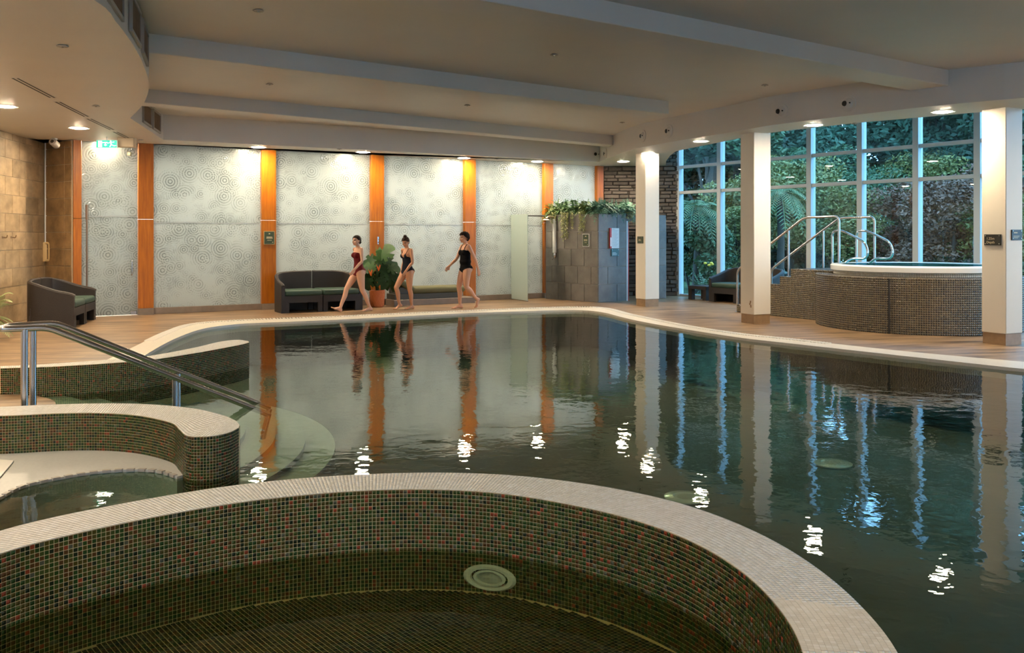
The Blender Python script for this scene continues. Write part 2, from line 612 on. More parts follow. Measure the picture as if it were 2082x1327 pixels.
def np_mesh(name, V, Fq, mats, mi=None, smooth=False):
    """mesh from arrays: V (n,3), Fq (m,k) faces with k corners"""
    me = bpy.data.meshes.new(name)
    V = np.asarray(V, dtype=np.float32)
    Fq = np.asarray(Fq, dtype=np.int32)
    k = Fq.shape[1]
    me.vertices.add(len(V))
    me.vertices.foreach_set('co', V.ravel())
    me.loops.add(Fq.size)
    me.loops.foreach_set('vertex_index', Fq.ravel())
    me.polygons.add(len(Fq))
    me.polygons.foreach_set('loop_start', np.arange(0, Fq.size, k, dtype=np.int32))
    for q in ([mats] if isinstance(mats, str) else mats):
        me.materials.append(MATS[q])
    if mi is not None:
        me.polygons.foreach_set('material_index', np.asarray(mi, dtype=np.int32))
    if smooth:
        me.polygons.foreach_set('use_smooth', np.ones(len(Fq), dtype=bool))
    me.update(calc_edges=True)
    me.validate()
    return me


def smooth_curve(pts, n, closed=False):
    """Catmull-Rom through pts, resampled to n equal steps (n+1 points when open)"""
    P = [np.array(p[:2], float) for p in pts]
    k = len(P)
    out = []
    for i in range(k if closed else k - 1):
        p0 = P[i - 1] if (i > 0 or closed) else 2 * P[0] - P[1]
        p1, p2 = P[i], P[(i + 1) % k]
        p3 = P[(i + 2) % k] if (i + 2 < k or closed) else 2 * P[-1] - P[-2]
        for t in np.linspace(0, 1, 24, endpoint=False):
            out.append(0.5 * (2 * p1 + (p2 - p0) * t + (2 * p0 - 5 * p1 + 4 * p2 - p3) * t * t + (3 * p1 - p0 - 3 * p2 + p3) * t ** 3))
    out.append(P[0] if closed else P[-1])
    out = np.array(out)
    d = np.r_[0, np.cumsum(np.hypot(*np.diff(out, axis=0).T))]
    s = np.linspace(0, d[-1], n + 1)
    r = np.c_[np.interp(s, d, out[:, 0]), np.interp(s, d, out[:, 1])]
    return r[:-1] if closed else r


def curve_len(pts, closed=False):
    r = smooth_curve(pts, 200, closed)
    r = np.vstack([r, r[:1]]) if closed else r
    return float(np.hypot(*np.diff(r, axis=0).T).sum())


def mosaic_cells(G, gap, h, flip=False):
    """G (a,b,3) grid of points -> corner arrays of proud tiles: base (n,4,3), top (n,4,3)"""
    c = np.stack([G[:-1, :-1], G[1:, :-1], G[1:, 1:], G[:-1, 1:]], axis=2).reshape(-1, 4, 3)
    cen = c.mean(axis=1, keepdims=True)
    c = cen + (c - cen) * (1 - gap)
    nr = np.cross(c[:, 2] - c[:, 0], c[:, 3] - c[:, 1])
    nr /= np.linalg.norm(nr, axis=1, keepdims=True) + 1e-12
    if flip:
        nr = -nr
    return c, c + nr[:, None, :] * h, nr


def mosaic(name, G, mats, weights, parent, gap=0.15, h=0.003, flip=False, skip=None, inv=None):
    base, top, nr = mosaic_cells(G, gap, h, flip)
    keep = np.ones(len(base), bool) if skip is None else ~skip
    base, top = base[keep], top[keep]
    n = len(base)
    V = np.concatenate([base, top], axis=1).reshape(-1, 3)
    if inv is not None:
        A = np.array(inv)
        V = V @ A[:3, :3].T + A[:3, 3]
    q = np.array([[4, 5, 6, 7], [0, 1, 5, 4], [1, 2, 6, 5], [2, 3, 7, 6], [3, 0, 4, 7]])
    if flip:
        q = q[:, ::-1]
    Fq = (np.arange(n)[:, None, None] * 8 + q[None]).reshape(-1, 4)
    mi = np.repeat(rng.choice(len(mats), n, p=np.array(weights) / np.sum(weights)), 5)
    o = link(name, np_mesh(name, V, Fq, mats, mi), parent)
    o['kind'] = 'stuff'
    return o


def arc_pts(c, r, a0, a1, n):
    return [(c[0] + r * math.cos(a0 + (a1 - a0) * i / n), c[1] + r * math.sin(a0 + (a1 - a0) * i / n)) for i in range(n + 1)]


def fillet(path, r, n=5):
    P = [Vector(p) for p in path]
    out = [P[0]]
    for i in range(1, len(P) - 1):
        a, b, c = P[i - 1], P[i], P[i + 1]
        u, w = (a - b), (c - b)
        rr = min(r, u.length * 0.49, w.length * 0.49)
        p, q = b + u.normalized() * rr, b + w.normalized() * rr
        for k in range(n + 1):
            t = k / n
            out.append(p * (1 - t) ** 2 + b * 2 * t * (1 - t) + q * t * t)
    out.append(P[-1])
    return out


def fill_poly(name, outer, holes, z, mats, parent=None):
    bm = bmesh.new()
    edges = []
    for loop in [outer] + holes:
        vs = [bm.verts.new((p[0], p[1], z)) for p in loop]
        for i in range(len(vs)):
            edges.append(bm.edges.new((vs[i], vs[(i + 1) % len(vs)])))
    bmesh.ops.triangle_fill(bm, use_beauty=True, use_dissolve=False, edges=edges)
    bmesh.ops.recalc_face_normals(bm, faces=list(bm.faces))
    for f in bm.faces:
        if f.normal.z < 0:
            f.normal_flip()
    me = bpy.data.meshes.new(name)
    bm.to_mesh(me)
    bm.free()
    for q in ([mats] if isinstance(mats, str) else mats):
        me.materials.append(MATS[q])
    return link(name, me, parent)


def text_mesh(string, size, m, align='LEFT'):
    cu = bpy.data.curves.new('lettering', 'FONT')
    cu.body = string
    cu.size = size
    cu.align_x = align
    cu.extrude = 0.0008
    cu.resolution_u = 2
    tmp = bpy.data.objects.new('lettering', cu)
    COL.objects.link(tmp)
    dg = bpy.context.evaluated_depsgraph_get()
    me = bpy.data.meshes.new_from_object(tmp.evaluated_get(dg))
    bpy.data.objects.remove(tmp)
    bpy.data.curves.remove(cu)
    me.materials.clear()
    me.materials.append(MATS[m])
    me.name = 'lettering'
    return me


def copy_tree(o, parent=None):
    c = o.copy()
    COL.objects.link(c)
    c.parent = parent
    for ch in list(o.children):
        copy_tree(ch, c)
    return c


# ================================================================== the setting
WA, WB = Vector((-8.756, 17.65, 0)), Vector((2.353, 24.15, 0))      # foot line of the glass back wall
WD = (WB - WA).normalized()
WN = Vector((-WD.y, WD.x, 0))
WRZ = math.atan2(WD.y, WD.x)
V0 = Vector((4.54, 24.1, 0))                                       # foot line of the garden windows
VD = Vector((0.564, -0.826, 0)).normalized()
VN = Vector((-VD.y, VD.x, 0))
VRZ = math.atan2(VD.y, VD.x)


def wall_t(px):
    k = (px - CX) / F
    return (k * WA.y - WA.x) / (WD.x - k * WD.y)


def win_t(px):
    k = (px - CX) / F
    return (k * V0.y - V0.x) / (VD.x - k * VD.y)


xy = lambda p: (p[0], p[1])

# ---- plan curves of the pool edge, read off the photograph on the deck plane
inner_px = [(298, 719), (356, 688), (414, 668), (482, 659), (529, 656.5), (644, 652), (760, 646.5), (913, 638.5), (1060, 633), (1170, 630.5), (1223, 634.7), (1266.7, 645.5),
            (1310, 655), (1396.6, 670), (1505, 686.7), (1613, 699), (1830, 723), (1994.5, 741), (2082, 750)]
outer_px = [(260, 711.4), (337, 675), (394.5, 658), (506, 650), (644, 645), (798, 638), (1060, 627), (1180, 624), (1235, 627), (1288, 640), (1396.6, 662), (1505, 678.5), (1613, 690), (1830, 713.5), (2082, 736)]
ICUR = smooth_curve([(-4.40, 9.75), (-4.66, 10.5)] + [xy(at(*p)) for p in inner_px] + [(7.6, 9.6), (8.5, 7.8)], 160)
OCUR = smooth_curve([(-4.86, 9.55), (-5.12, 10.6)] + [xy(at(*p)) for p in outer_px] + [(8.1, 10.2), (9.1, 8.0)], 160)

# ---- raised walls beside the entry steps: front and back edges of their caps
A_front = [xy(at(px, py, ZCAP)) for px, py in ((1, 748), (60, 746.3), (120.6, 744), (211, 738.5), (301.5, 731.5), (392, 718), (452, 707.4), (490, 700), (506.5, 695.5))]
A_back = [xy(at(px, py, ZCAP)) for px, py in ((0, 744), (60, 741.8), (120, 738), (211, 731.5), (301, 723.5), (392, 707), (446, 694.5), (482, 690.5), (505, 693))]
B_front = [(-4.75, 6.55)] + [xy(at(px, py, ZCAP)) for px, py in ((0, 844.6), (120.6, 839.5), (211, 839), (286, 844.6), (346.7, 858), (364.8, 871.7), (375, 882), (386, 886), (401, 887), (437, 885), (467, 877.7), (485, 868.7))]
B_back = [(-4.75, 6.92)] + [xy(at(px, py, ZCAP)) for px, py in ((0, 826.5), (90.4, 822.6), (211, 819.6), (301.5, 821.4), (392, 829.5), (452, 843), (476, 853), (484, 859.5), (487, 864))]

# ---- foreground spa: polar radii of the cap's inner and outer edge
SC = np.array((-0.52, 3.25))
sp_in = [(0, 1122), (125, 1090.6), (250, 1063), (374.6, 1039), (520, 1016), (625, 1005), (750, 996), (850, 993.7), (1020, 1002), (1140, 1021.6), (1332, 1069.7), (1400, 1096.7), (1508, 1161), (1573, 1223.8), (1633, 1327)]
sp_out = [(0, 1077), (125, 1047.4), (250, 1023.7), (374.6, 1001), (520, 981), (625, 971), (750, 963.5), (900, 960.5), (1020, 964), (1140, 976), (1380, 1021.6), (1443, 1042), (1551, 1087.6), (1659.5, 1153.5), (1746, 1228), (1824, 1323)]


def spa_loop(px, n):
    P = np.array([xy(at(a, b, ZCAP)) for a, b in px]) - SC
    th, r = np.arctan2(P[:, 1], P[:, 0]), np.hypot(P[:, 0], P[:, 1])
    o = np.argsort(th)
    th, r = th[o], r[o]
    tt = np.linspace(-PI, PI, 181)[:-1]
    rr = np.interp(tt, np.r_[th[-1] - 2 * PI, th, th[0] + 2 * PI], np.r_[r[-1], r, r[0]])
    for _ in range(6):
        rr = (np.roll(rr, 1) + rr * 2 + np.roll(rr, -1)) / 4
    t2 = np.linspace(-PI, PI, n + 1)[:-1]
    r2 = np.interp(t2, np.r_[tt, PI], np.r_[rr, rr[0]])
    return SC + np.c_[r2 * np.cos(t2), r2 * np.sin(t2)]


PITCH = 0.0205
NS = 480
SIN, SOUT = spa_loop(sp_in, NS), spa_loop(sp_out, NS)

# ---- steps fan out between the two walls
STC = Vector((-5.3, 8.1, 0))
Amid = np.array([[(a[0] + b[0]) / 2, (a[1] + b[1]) / 2] for a, b in zip(smooth_curve(A_front, 40), smooth_curve(A_back, 40))])
Bmid = np.array([[(a[0] + b[0]) / 2, (a[1] + b[1]) / 2] for a, b in zip(smooth_curve(B_front, 40), smooth_curve(B_back, 40))])


def in_fan(x, y):
    ya = np.interp(x, Amid[:, 0], Amid[:, 1]) if x < Amid[-1, 0] else Amid[-1, 1] + (x - Amid[-1, 0]) * 1.4
    o = np.argsort(Bmid[:, 0])
    yb = np.interp(x, Bmid[o, 0], Bmid[o, 1]) if x < Bmid[-1, 0] else Bmid[-1, 1] - (x - Bmid[-1, 0]) * 0.6
    return yb < y < ya


def fan_arc(r):
    pts = []
    for k in range(-80, 81, 2):
        a = math.radians(k)
        x, y = STC.x + r * math.cos(a), STC.y + r * math.sin(a)
        if in_fan(x, y):
            pts.append((x, y))
    return pts


arc0 = fan_arc(1.0)
near = [(9.0, 5.5), (8.5, 3.0), (6.0, 1.7), (3.2, 1.5), (1.45, 2.0)]
spa_near = [tuple(SC + 1.62 * np.array((math.cos(math.radians(a)), math.sin(math.radians(a))))) for a in range(-35, -175, -10)]
left_near = [(-3.1, 3.0), (-4.3, 3.9), (-4.9, 5.4), (-4.85, 6.72)]
bm_pts = [tuple(p) for p in Bmid[np.argsort(Bmid[:, 0])] if p[0] < arc0[0][0]]
am_pts = [tuple(p) for p in Amid if arc0[-1][0] < p[0] < -4.45]
POOL = [tuple(p) for p in ICUR] + near + spa_near + left_near + bm_pts + arc0 + am_pts

floor = fill_poly('floor', [(-8.6, -4.2), (12.9, -4.2), (12.9, 12.1), tuple((V0 + VD * 14.1).xy), tuple((V0 - VD * 0.1).xy), (4.2, 24.6), (2.5, 24.7), tuple((WB + WN * 2.7).xy), tuple((WA + WN * 2.7).xy), (-10.1, 18.4), (-9.2, 15.1), (-8.6, 12.0)],
                  [POOL], 0.0, 'deck_tile')
tag(floor, 'brown plank-look stone tiled deck around the pool', 'floor', kind='structure')

basin = MB()
n = len(POOL)
basin.add([(x, y, -0.8) for x, y in POOL] + [(x, y, -0.002) for x, y in POOL], [(i, (i + 1) % n, n + (i + 1) % n, n + i) for i in range(n)])
pool = basin.build('pool_basin', 'pool_floor')
tag(pool, 'dark green lining of the indoor swimming pool', 'pool', kind='structure')
fill_poly('basin_floor', POOL, [], -0.79, 'pool_floor', pool)

ICIN = np.array([p + (p - q) / np.linalg.norm(q - p) * 0.02 for p, q in zip(ICUR, OCUR)])
cop = MB().strip([tuple(p) for p in ICIN], [tuple(p) for p in OCUR], -0.14, 0.006).build('pool_coping', 'coping_stone')
tag(cop, 'pale cream stone edging curving along the far pool edge', 'coping', kind='structure')
gr = MB()
for i in range(len(OCUR) - 1):                     # overflow grating: ribs along the outer half of the edging
    a, b = Vector((*OCUR[i], 0)), Vector((*OCUR[i + 1], 0))
    if a.y < 13.5:
        continue
    u = (b - a)
    L = u.length
    u.normalize()
    w = (Vector((*ICUR[min(i, 160)], 0)) - a)
    w = (w - u * w.dot(u)).normalized()
    k = 0.0
    while k < L:
        p = a + u * k
        M = Matrix(((u.x, w.x, 0, p.x), (u.y, w.y, 0, p.y), (0, 0, 1, 0), (0, 0, 0, 1)))
        gr.box(0, 0.028, -0.02, 0.13, 0.0, 0.016, M)
        k += 0.055
g = gr.build('overflow_grating', 'cream_a', cop)
g['kind'] = 'stuff'
dk = MB().strip([tuple(np.array(p) * 1.0) for p in OCUR[30:105]], [tuple(p + (q - p) / np.linalg.norm(q - p) * 0.12) for p, q in zip(OCUR[30:105], ICUR[30:105])], 0.0, 0.009)
dk.build('grating_channel', 'grille_dark', cop)

# ---- underwater steps
fan = thing('pool_steps', 'pale curved steps running down into the pool between the low mosaic walls', 'steps', (STC.x, STC.y, 0))
for i in range(9):
    r0 = 1.0 + 0.29 * i
    outer = fan_arc(r0 + 0.29)
    inner = fan_arc(max(r0 - 0.02, 0.6))
    z = -0.045 - 0.052 * i
    mb = MB()
    mb.prism(outer + inner[::-1], z - 0.35, z)
    mb.m = [1 if k > 1 else 0 for k in range(len(mb.f))]
    mb.build('step', ['tread_tile', 'riser_tile'], fan, world=True)

# ---- wading ledge in front of the nearer low wall
led = [xy(at(px, py, -0.02)) for px, py in ((0, 1011), (50, 987), (125, 970), (200, 958.7), (275, 954.4), (325, 958), (360, 969))]
led = [(-3.05, 4.6), (-3.2, 5.1)] + led
lc = smooth_curve(led, 60)
bf = [p for p in smooth_curve(B_front, 120) if p[0] < lc[-1][0] + 0.05]
ledge = MB().prism([tuple(p) for p in lc] + [tuple(p + np.array((0, 0.06))) for p in bf[::-1]] + [(-5.0, 6.5), (-5.0, 4.6)], -0.5, -0.018).build('pool_ledge', 'ledge_tile')
tag(ledge, 'pale grey mosaic ledge at water level in front of the near curved wall', 'ledge')
lm = MB()
for i in range(0, 60, 2):
    p, q = lc[i], lc[i + 1]
    u = Vector((q[0] - p[0], q[1] - p[1], 0)).normalized()
    M = Matrix(((u.x, -u.y, 0, p[0]), (u.y, u.x, 0, p[1]), (0, 0, 1, 0), (0, 0, 0, 1)))
    lm.box(0, 0.05, -0.012, 0.02, -0.03, -0.012, M)
lm.build('edge_drain', 'grille_frame', ledge)['kind'] = 'stuff'
MB().prism([xy(at(px, py, -0.01)) for px, py in ((-60, 930), (28, 936), (22, 944), (0, 970), (-60, 1000))], -0.02, -0.008).build('corner_slab', 'cream_c', ledge)


# ---- low mosaic walls
def low_wall(name, label, front, back, group):
    n = max(30, int(round(curve_len(front) / PITCH)))
    fr, bk = smooth_curve(front, n), smooth_curve(back, n)
    t = thing(name, label, 'pool wall', (*fr[n // 2], 0), group=group)
    inv = wmat(t).inverted()
    core = MB().strip([tuple(p) for p in fr], [tuple(p) for p in bk], -0.8, ZCAP - 0.002).build('wall_core', 'green_grout', t, world=True)
    rows = 22
    z = ZCAP - 0.004 - np.arange(rows + 1) * PITCH
    G = np.stack([np.c_[np.repeat(fr[:, :1], rows + 1, 1).ravel(), np.repeat(fr[:, 1:2], rows + 1, 1).ravel(), np.tile(z, n + 1)]]).reshape(n + 1, rows + 1, 3)
    mosaic('mosaic_face', G, MOS, MOSW, core, flip=True, inv=inv)
    nb = max(30, int(round(curve_len(back) / PITCH)))
    b2 = smooth_curve(back, nb)
    G = np.c_[np.repeat(b2[:, :1], rows + 1, 1).ravel(), np.repeat(b2[:, 1:2], rows + 1, 1).ravel(), np.tile(z, nb + 1)].reshape(nb + 1, rows + 1, 3)
    mosaic('mosaic_back', G, MOS, MOSW, core, inv=inv)
    cr = 15
    s = np.linspace(0, 1, cr + 1)[None, :, None]
    C = fr[:, None, :] * (1 - s) + bk[:, None, :] * s
    G = np.concatenate([C, np.full((n + 1, cr + 1, 1), ZCAP - 0.002)], axis=2)
    cap = MB().strip([tuple(p) for p in fr], [tuple(p) for p in bk], ZCAP - 0.006, ZCAP - 0.0015).build('cap', 'cream_grout', t, world=True)
    mosaic('cap_mosaic', G, ['cream_a', 'cream_b', 'cream_c'], [3, 2, 1], cap, gap=0.08, h=0.002, inv=inv)
    return t


low_wall('pool_wall', 'low curving green mosaic wall beyond the steel handrail, far side of steps', A_front, A_back, 'low mosaic pool walls')
low_wall('pool_wall', 'low green mosaic wall with bulging rounded end, near side of steps', B_front, B_back, 'low mosaic pool walls')

# ---- foreground spa
spa = thing('spa_pool', 'round green mosaic spa pool with wide cream rim in the foreground', 'spa', (SC[0], SC[1], 0))
sinv = wmat(spa).inverted()
MB().strip([tuple(p) for p in SIN], [tuple(p) for p in SOUT], -0.8, ZCAP - 0.002, closed=True).build('wall_core', 'green_grout', spa, world=True)
MB().strip([tuple(p + (q - p) * 0.0) for p, q in zip(SIN, SOUT)], [tuple(p) for p in SOUT], ZCAP - 0.006, ZCAP - 0.0012, closed=True).build('cap_bed', 'cream_grout', spa, world=True)
rows = 26
z = ZCAP - 0.004 - np.arange(rows + 1) * PITCH


def ring_grid(loop, zz):
    L = np.vstack([loop, loop[:1]])
    k = len(zz)
    return np.c_[np.repeat(L[:, 0], k), np.repeat(L[:, 1], k), np.tile(zz, len(L))].reshape(len(L), k, 3)


def resample_loop(loop, pitch):
    L = np.vstack([loop, loop[:1]])
    d = np.r_[0, np.cumsum(np.hypot(*np.diff(L, axis=0).T))]
    n = int(round(d[-1] / pitch))
    s = np.linspace(0, d[-1], n + 1)
    return np.c_[np.interp(s, d, L[:, 0]), np.interp(s, d, L[:, 1])]


def grid_from(curve, zz):
    k = len(zz)
    return np.c_[np.repeat(curve[:, 0], k), np.repeat(curve[:, 1], k), np.tile(zz, len(curve))].reshape(len(curve), k, 3)


ic = resample_loop(SIN, PITCH)
G = grid_from(ic, z)


def pick_largest(G, gap, h, flip, count, ymin):
    """cells of a mosaic that show largest in the photograph, to be built as tiles of their own"""
    base, top, nr = mosaic_cells(G, gap, h, flip)
    c = top.mean(axis=1)
    px = CX + c[:, 0] / np.maximum(c[:, 1], 0.1) * F
    py = HZ + (EYE - c[:, 2]) / np.maximum(c[:, 1], 0.1) * F
    v = np.array((0, 0, EYE)) - c
    d = np.linalg.norm(v, axis=1)
    size = np.maximum(0, (nr * v).sum(1) / d) / d ** 2
    size[(px < 4) | (px > 2078) | (py > 1323) | (py < ymin) | (c[:, 1] < 1) | (c[:, 2] < ZSW)] = 0
    idx = np.argsort(-size)[:count]
    m = np.zeros(len(base), bool)
    m[idx] = True
    return m, base, top


def single_tiles(name, mask, base, top, names, weights, parent):
    inv = wmat(parent).inverted()
    store = {}
    for i in np.nonzero(mask)[0]:
        b, t = base[i], top[i]
        cen = b.mean(axis=0)
        ex = b[1] - b[0]
        lx = np.linalg.norm(ex)
        ey = b[3] - b[0]
        ly = np.linalg.norm(ey)
        nz = t.mean(axis=0) - cen
        h = np.linalg.norm(nz)
        k = int(rng.choice(len(names), p=np.array(weights) / np.sum(weights)))
        if k not in store:
            store[k] = MB().box(-0.5, 0.5, -0.5, 0.5, 0, 1).mesh(name, names[k])
        X, Z = Vector(ex / lx), Vector(nz / h)
        Y = Z.cross(X)
        R = Matrix((X, Y, Z)).transposed()
        o = link(name, store[k], parent, inv @ Vector(cen), R.to_euler(), (lx, ly, h))


mask, bse, tp = pick_largest(G, 0.15, 0.003, False, 300, 990)
mosaic('mosaic_face', G, MOS, MOSW, spa, inv=sinv, skip=mask)
_b, _t, _n = mosaic_cells(G, 0.15, 0.003)
single_tiles('tile', mask, _b, _t, MOS, MOSW, spa)
oc = resample_loop(SOUT, PITCH)
mosaic('mosaic_outside', grid_from(oc, z[:20]), MOS, MOSW, spa, inv=sinv, flip=True)
cr = 15
s = np.linspace(0, 1, cr + 1)[None, :, None]
k = int(len(oc) * 0.95)
i1, o1 = spa_loop(sp_in, k), spa_loop(sp_out, k)
i1, o1 = np.vstack([i1, i1[:1]]), np.vstack([o1, o1[:1]])
Cg = i1[:, None, :] * (1 - s) + o1[:, None, :] * s
Gc = np.concatenate([Cg, np.full((k + 1, cr + 1, 1), ZCAP - 0.002)], axis=2)
mask, _b, _t = pick_largest(Gc, 0.07, 0.002, True, 300, 950)
mosaic('cap_mosaic', Gc, ['cream_a', 'cream_b', 'cream_c'], [3, 2, 1], spa, gap=0.07, h=0.002, flip=True, inv=sinv, skip=mask)
single_tiles('cap_tile', mask, _b, _t, ['cream_a', 'cream_b', 'cream_c'], [3, 2, 1], spa)
ZF = -0.262
sf = fill_poly('spa_floor', [tuple(p - np.array(SC)) for p in spa_loop(sp_in, 90)], [], ZF, 'green_grout', spa)
a45 = math.radians(40)
ux, uy = np.array((math.cos(a45), math.sin(a45))), np.array((-math.sin(a45), math.cos(a45)))
N1 = 170
ii = (np.arange(N1 + 1) - N1 / 2) * 0.0225
P = SC[None, None] + ii[:, None, None] * ux + ii[None, :, None] * uy
Gf = np.concatenate([P, np.full((N1 + 1, N1 + 1, 1), ZF + 0.001)], axis=2)
cc = (Gf[:-1, :-1, :2] + Gf[1:, 1:, :2]) / 2
rel = cc - SC
th = np.arctan2(rel[..., 1], rel[..., 0])
il = spa_loop(sp_in, 180)
rl = np.hypot(*(il - SC).T)
rmax = np.interp(th.ravel(), np.linspace(-PI, PI, 181), np.r_[rl, rl[0]]) - 0.025
skip = (np.hypot(rel[..., 0], rel[..., 1]).ravel() > rmax) | (cc[..., 1].ravel() < 3.3)
mosaic('floor_mosaic', Gf, ['m_olive', 'm_dark', 'm_grey', 'm_brown', 'm_green'], [3, 3, 2, 1, 2], spa, gap=0.2, h=0.002, inv=sinv, skip=skip)
# underwater lamp of the spa
k = (998 - CX) / F
bi = np.argmin(np.abs(ic[:, 0] / ic[:, 1] - k) + (ic[:, 1] < 3.5) * 10)
tg = ic[(bi + 1) % len(ic)] - ic[bi - 1]
u = Vector((tg[0], tg[1], 0)).normalized()
if u.x < 0:
    u = -u
spl = thing('spa_lamp', 'oval white underwater lamp set in the foreground spa wall', 'pool lamp', (ic[bi][0], ic[bi][1], -0.178), math.atan2(u.y, u.x))
R = Matrix.Rotation(PI / 2, 4, 'X') @ Matrix.Diagonal((1, 0.47, 1, 1))


def oval(prof, name, m):
    MB().lathe(prof, n=40, M=R).build(name, m, spl, smooth=True)


oval([(0.101, 0.004), (0.145, 0.006), (0.147, 0.014), (0.13, 0.026), (0.104, 0.024), (0.101, 0.004)], 'flange', 'acrylic')
oval([(0.0, 0.003), (0.104, 0.0035)], 'recess', 'grille_dark')
oval([(0.070, 0.010), (0.090, 0.010), (0.090, 0.020), (0.072, 0.022), (0.070, 0.010)], 'inner_ring', 'acrylic')
oval([(0.0, 0.010), (0.04, 0.009), (0.071, 0.006)], 'lens', 'grille_frame')
wt = fill_poly('spa_water', [tuple(p) for p in SIN[::4]], [], ZSW, 'spa_water')
tag(wt, 'still clear water filling the foreground spa', 'water', kind='stuff')
# the sheet of the pool stops at the outer face of the spa
so = [SC + (p - SC) * 0.97 for p in SOUT[::4]]
ang = [math.degrees(math.atan2(p[1] - SC[1], p[0] - SC[0])) for p in so]
# far side of the spa outline from its right flank round the back to its left flank
far = [p for p, a in zip(so, ang) if -36 < a <= 180] + [p for p, a in zip(so, ang) if a <= -172]
far_loop = [tuple(p) for p in far]
water = fill_poly('pool_water', [tuple(p) for p in ICUR] + near + far_loop + left_near + bm_pts + arc0 + am_pts, [], ZW, 'pool_water')
tag(water, 'calm dark green water of the swimming pool reflecting the hall', 'water', kind='stuff')

# ---- ceiling: low soffit round the hall, coffer over the pool, three downstand beams
S = lambda px, py: xy(at(px, py, ZS))
drum = [(-3.75, -1.0), (-3.42, 2.0), (-3.3, 4.5)] + [S(191, 0), S(230.6, 38), S(271, 92), S(293, 135.6), S(303, 173.6), S(295.7, 203.5), S(282, 222.5), S(264.5, 240)]
DR = smooth_curve(drum, 70)
front_r = [S(1219, 329), S(1248, 317), S(1293, 302), S(1390, 284), S(1505, 266), S(1578, 253), S(1846, 221), S(1997, 206), S(2082, 199)]
FR = smooth_curve(front_r + [(9.2, 10.9), (12.9, 9.3)], 60)
back_r = [(4.25, 24.5), (3.92, 22.5), (3.75, 21.0), S(1375, 307), S(1504, 281), S(1568, 269.5), S(1740, 250), S(1856, 240), S(1981, 229), (8.8, 12.6), (12.9, 10.6)]
left_out = [(-8.9, -1.0), (-8.9, 12.0), (-9.4, 15.1), (-10.2, 18.4), tuple((WA + WN * 0.2 - WD * 1.5).xy), tuple((WB + WN * 0.2 + WD * 0.3).xy)]
soff_poly = left_out + back_r + [tuple(p) for p in FR[::-1]] + [S(332, 284)] + [tuple(p) for p in DR[::-1]]
soff = MB().prism(soff_poly, ZS, 4.75).build('ceiling_soffit', 'plaster')
tag(soff, 'low white plaster soffit with curved edge around the pool hall', 'ceiling', kind='structure')
cof_poly = [tuple(p) for p in FR] + [(12.9, -1.0)] + [tuple(p) for p in DR] + [S(332, 284)]
cof = MB().prism(cof_poly, ZC, ZC + 0.2).build('ceiling', 'plaster')
tag(cof, 'raised pale plaster ceiling above the pool', 'ceiling', kind='structure')
MB().prism([(-8.9, -4.3), (12.9, -4.3), (12.9, -0.9), (-8.9, -0.9)], ZS, 4.75).build('near_soffit', 'plaster', soff)
upper = MB().prism([back_r[i] for i in range(len(back_r))] + [tuple((V0 + VD * 14.4).xy), tuple((V0 - VD * 0.4 + VN * 0.3).xy)], 4.7, 4.9).build('ceiling_window', 'plaster')
tag(upper, 'high plaster ceiling strip in front of the garden windows', 'ceiling', kind='structure')
beams = [((-0.30, 8.175), (7.18, 13.44), 0.55, 'nearest of three downstand ceiling beams'), ((-4.32, 10.52), (2.09, 15.30), 0.42, 'middle of three downstand ceiling beams'), ((-5.96, 14.5), (2.08, 20.9), 0.42, 'farthest of three downstand ceiling beams')]
for a, b, w, lb in beams:
    a, b = Vector((*a, 0)), Vector((*b, 0))
    u = (b - a).normalized()
    o = MB().rbox(-5 if a.x > -1 else -0.8, (b - a).length + 0.9, 0, w, ZB, ZC + 0.05, 0.012).build('trim_beam', 'plaster')
    o.location = (a.x, a.y, 0)
    o.rotation_euler = (0, 0, math.atan2(u.y, u.x))
    tag(o, lb + ' above the pool', 'beam', 'downstand ceiling beams', 'structure')

# ---- walls out of the picture, closing the hall
for nm, poly, lb in (('wall_right', [(12.9, -4.5), (13.1, -4.5), (13.1, 12.0), (12.9, 12.0)], 'plain painted wall right of the pool'),
                     ('wall_left', [(-8.6, -4.5), (-8.8, -4.5), (-8.8, 12.0), (-9.12, 14.2), (-8.93, 14.2), (-8.6, 12.0)], 'plain painted wall left of the pool')):
    tag(MB().prism(poly, -0.1, 4.9).build(nm, 'wall_paint'), lb, 'wall', kind='structure')

# unseen wall behind the camera; its window band is added for cool fill light
wr0 = thing('wall_rear', 'unseen painted wall behind the camera with windows added for fill light', 'wall', (0, -4.3, 0), kind='structure')
MB().box(-8.9, 12.9, -0.2, 0, -0.1, 1.2).build('sill_wall', 'wall_paint', wr0)
MB().box(-8.9, 12.9, -0.2, 0, 2.9, 4.9).build('header', 'wall_paint', wr0)
for i in range(12):
    MB().box(-8.9 + i * 1.96, -8.9 + i * 1.96 + 0.16, -0.2, 0, 1.2, 2.9).build('pier', 'wall_paint', wr0)
    if i < 11 and i % 2:
        MB().box(-8.74 + i * 1.96, -8.9 + (i + 1) * 1.96, -0.2, 0, 1.2, 2.9).build('infill', 'wall_paint', wr0)
    elif i < 11:
        MB().box(-8.74 + i * 1.96, -8.9 + (i + 1) * 1.96, -0.11, -0.10, 1.2, 2.9).build('pane', 'window_glass', wr0)  # open bay of the added band, lets sky fill reach the foreground

# ---- stone tiled wall at the left
LA, LB_, LC = Vector((-8.93, 14.2, 0)), Vector((-9.62, 18.2, 0)), WA - WD * 0.02


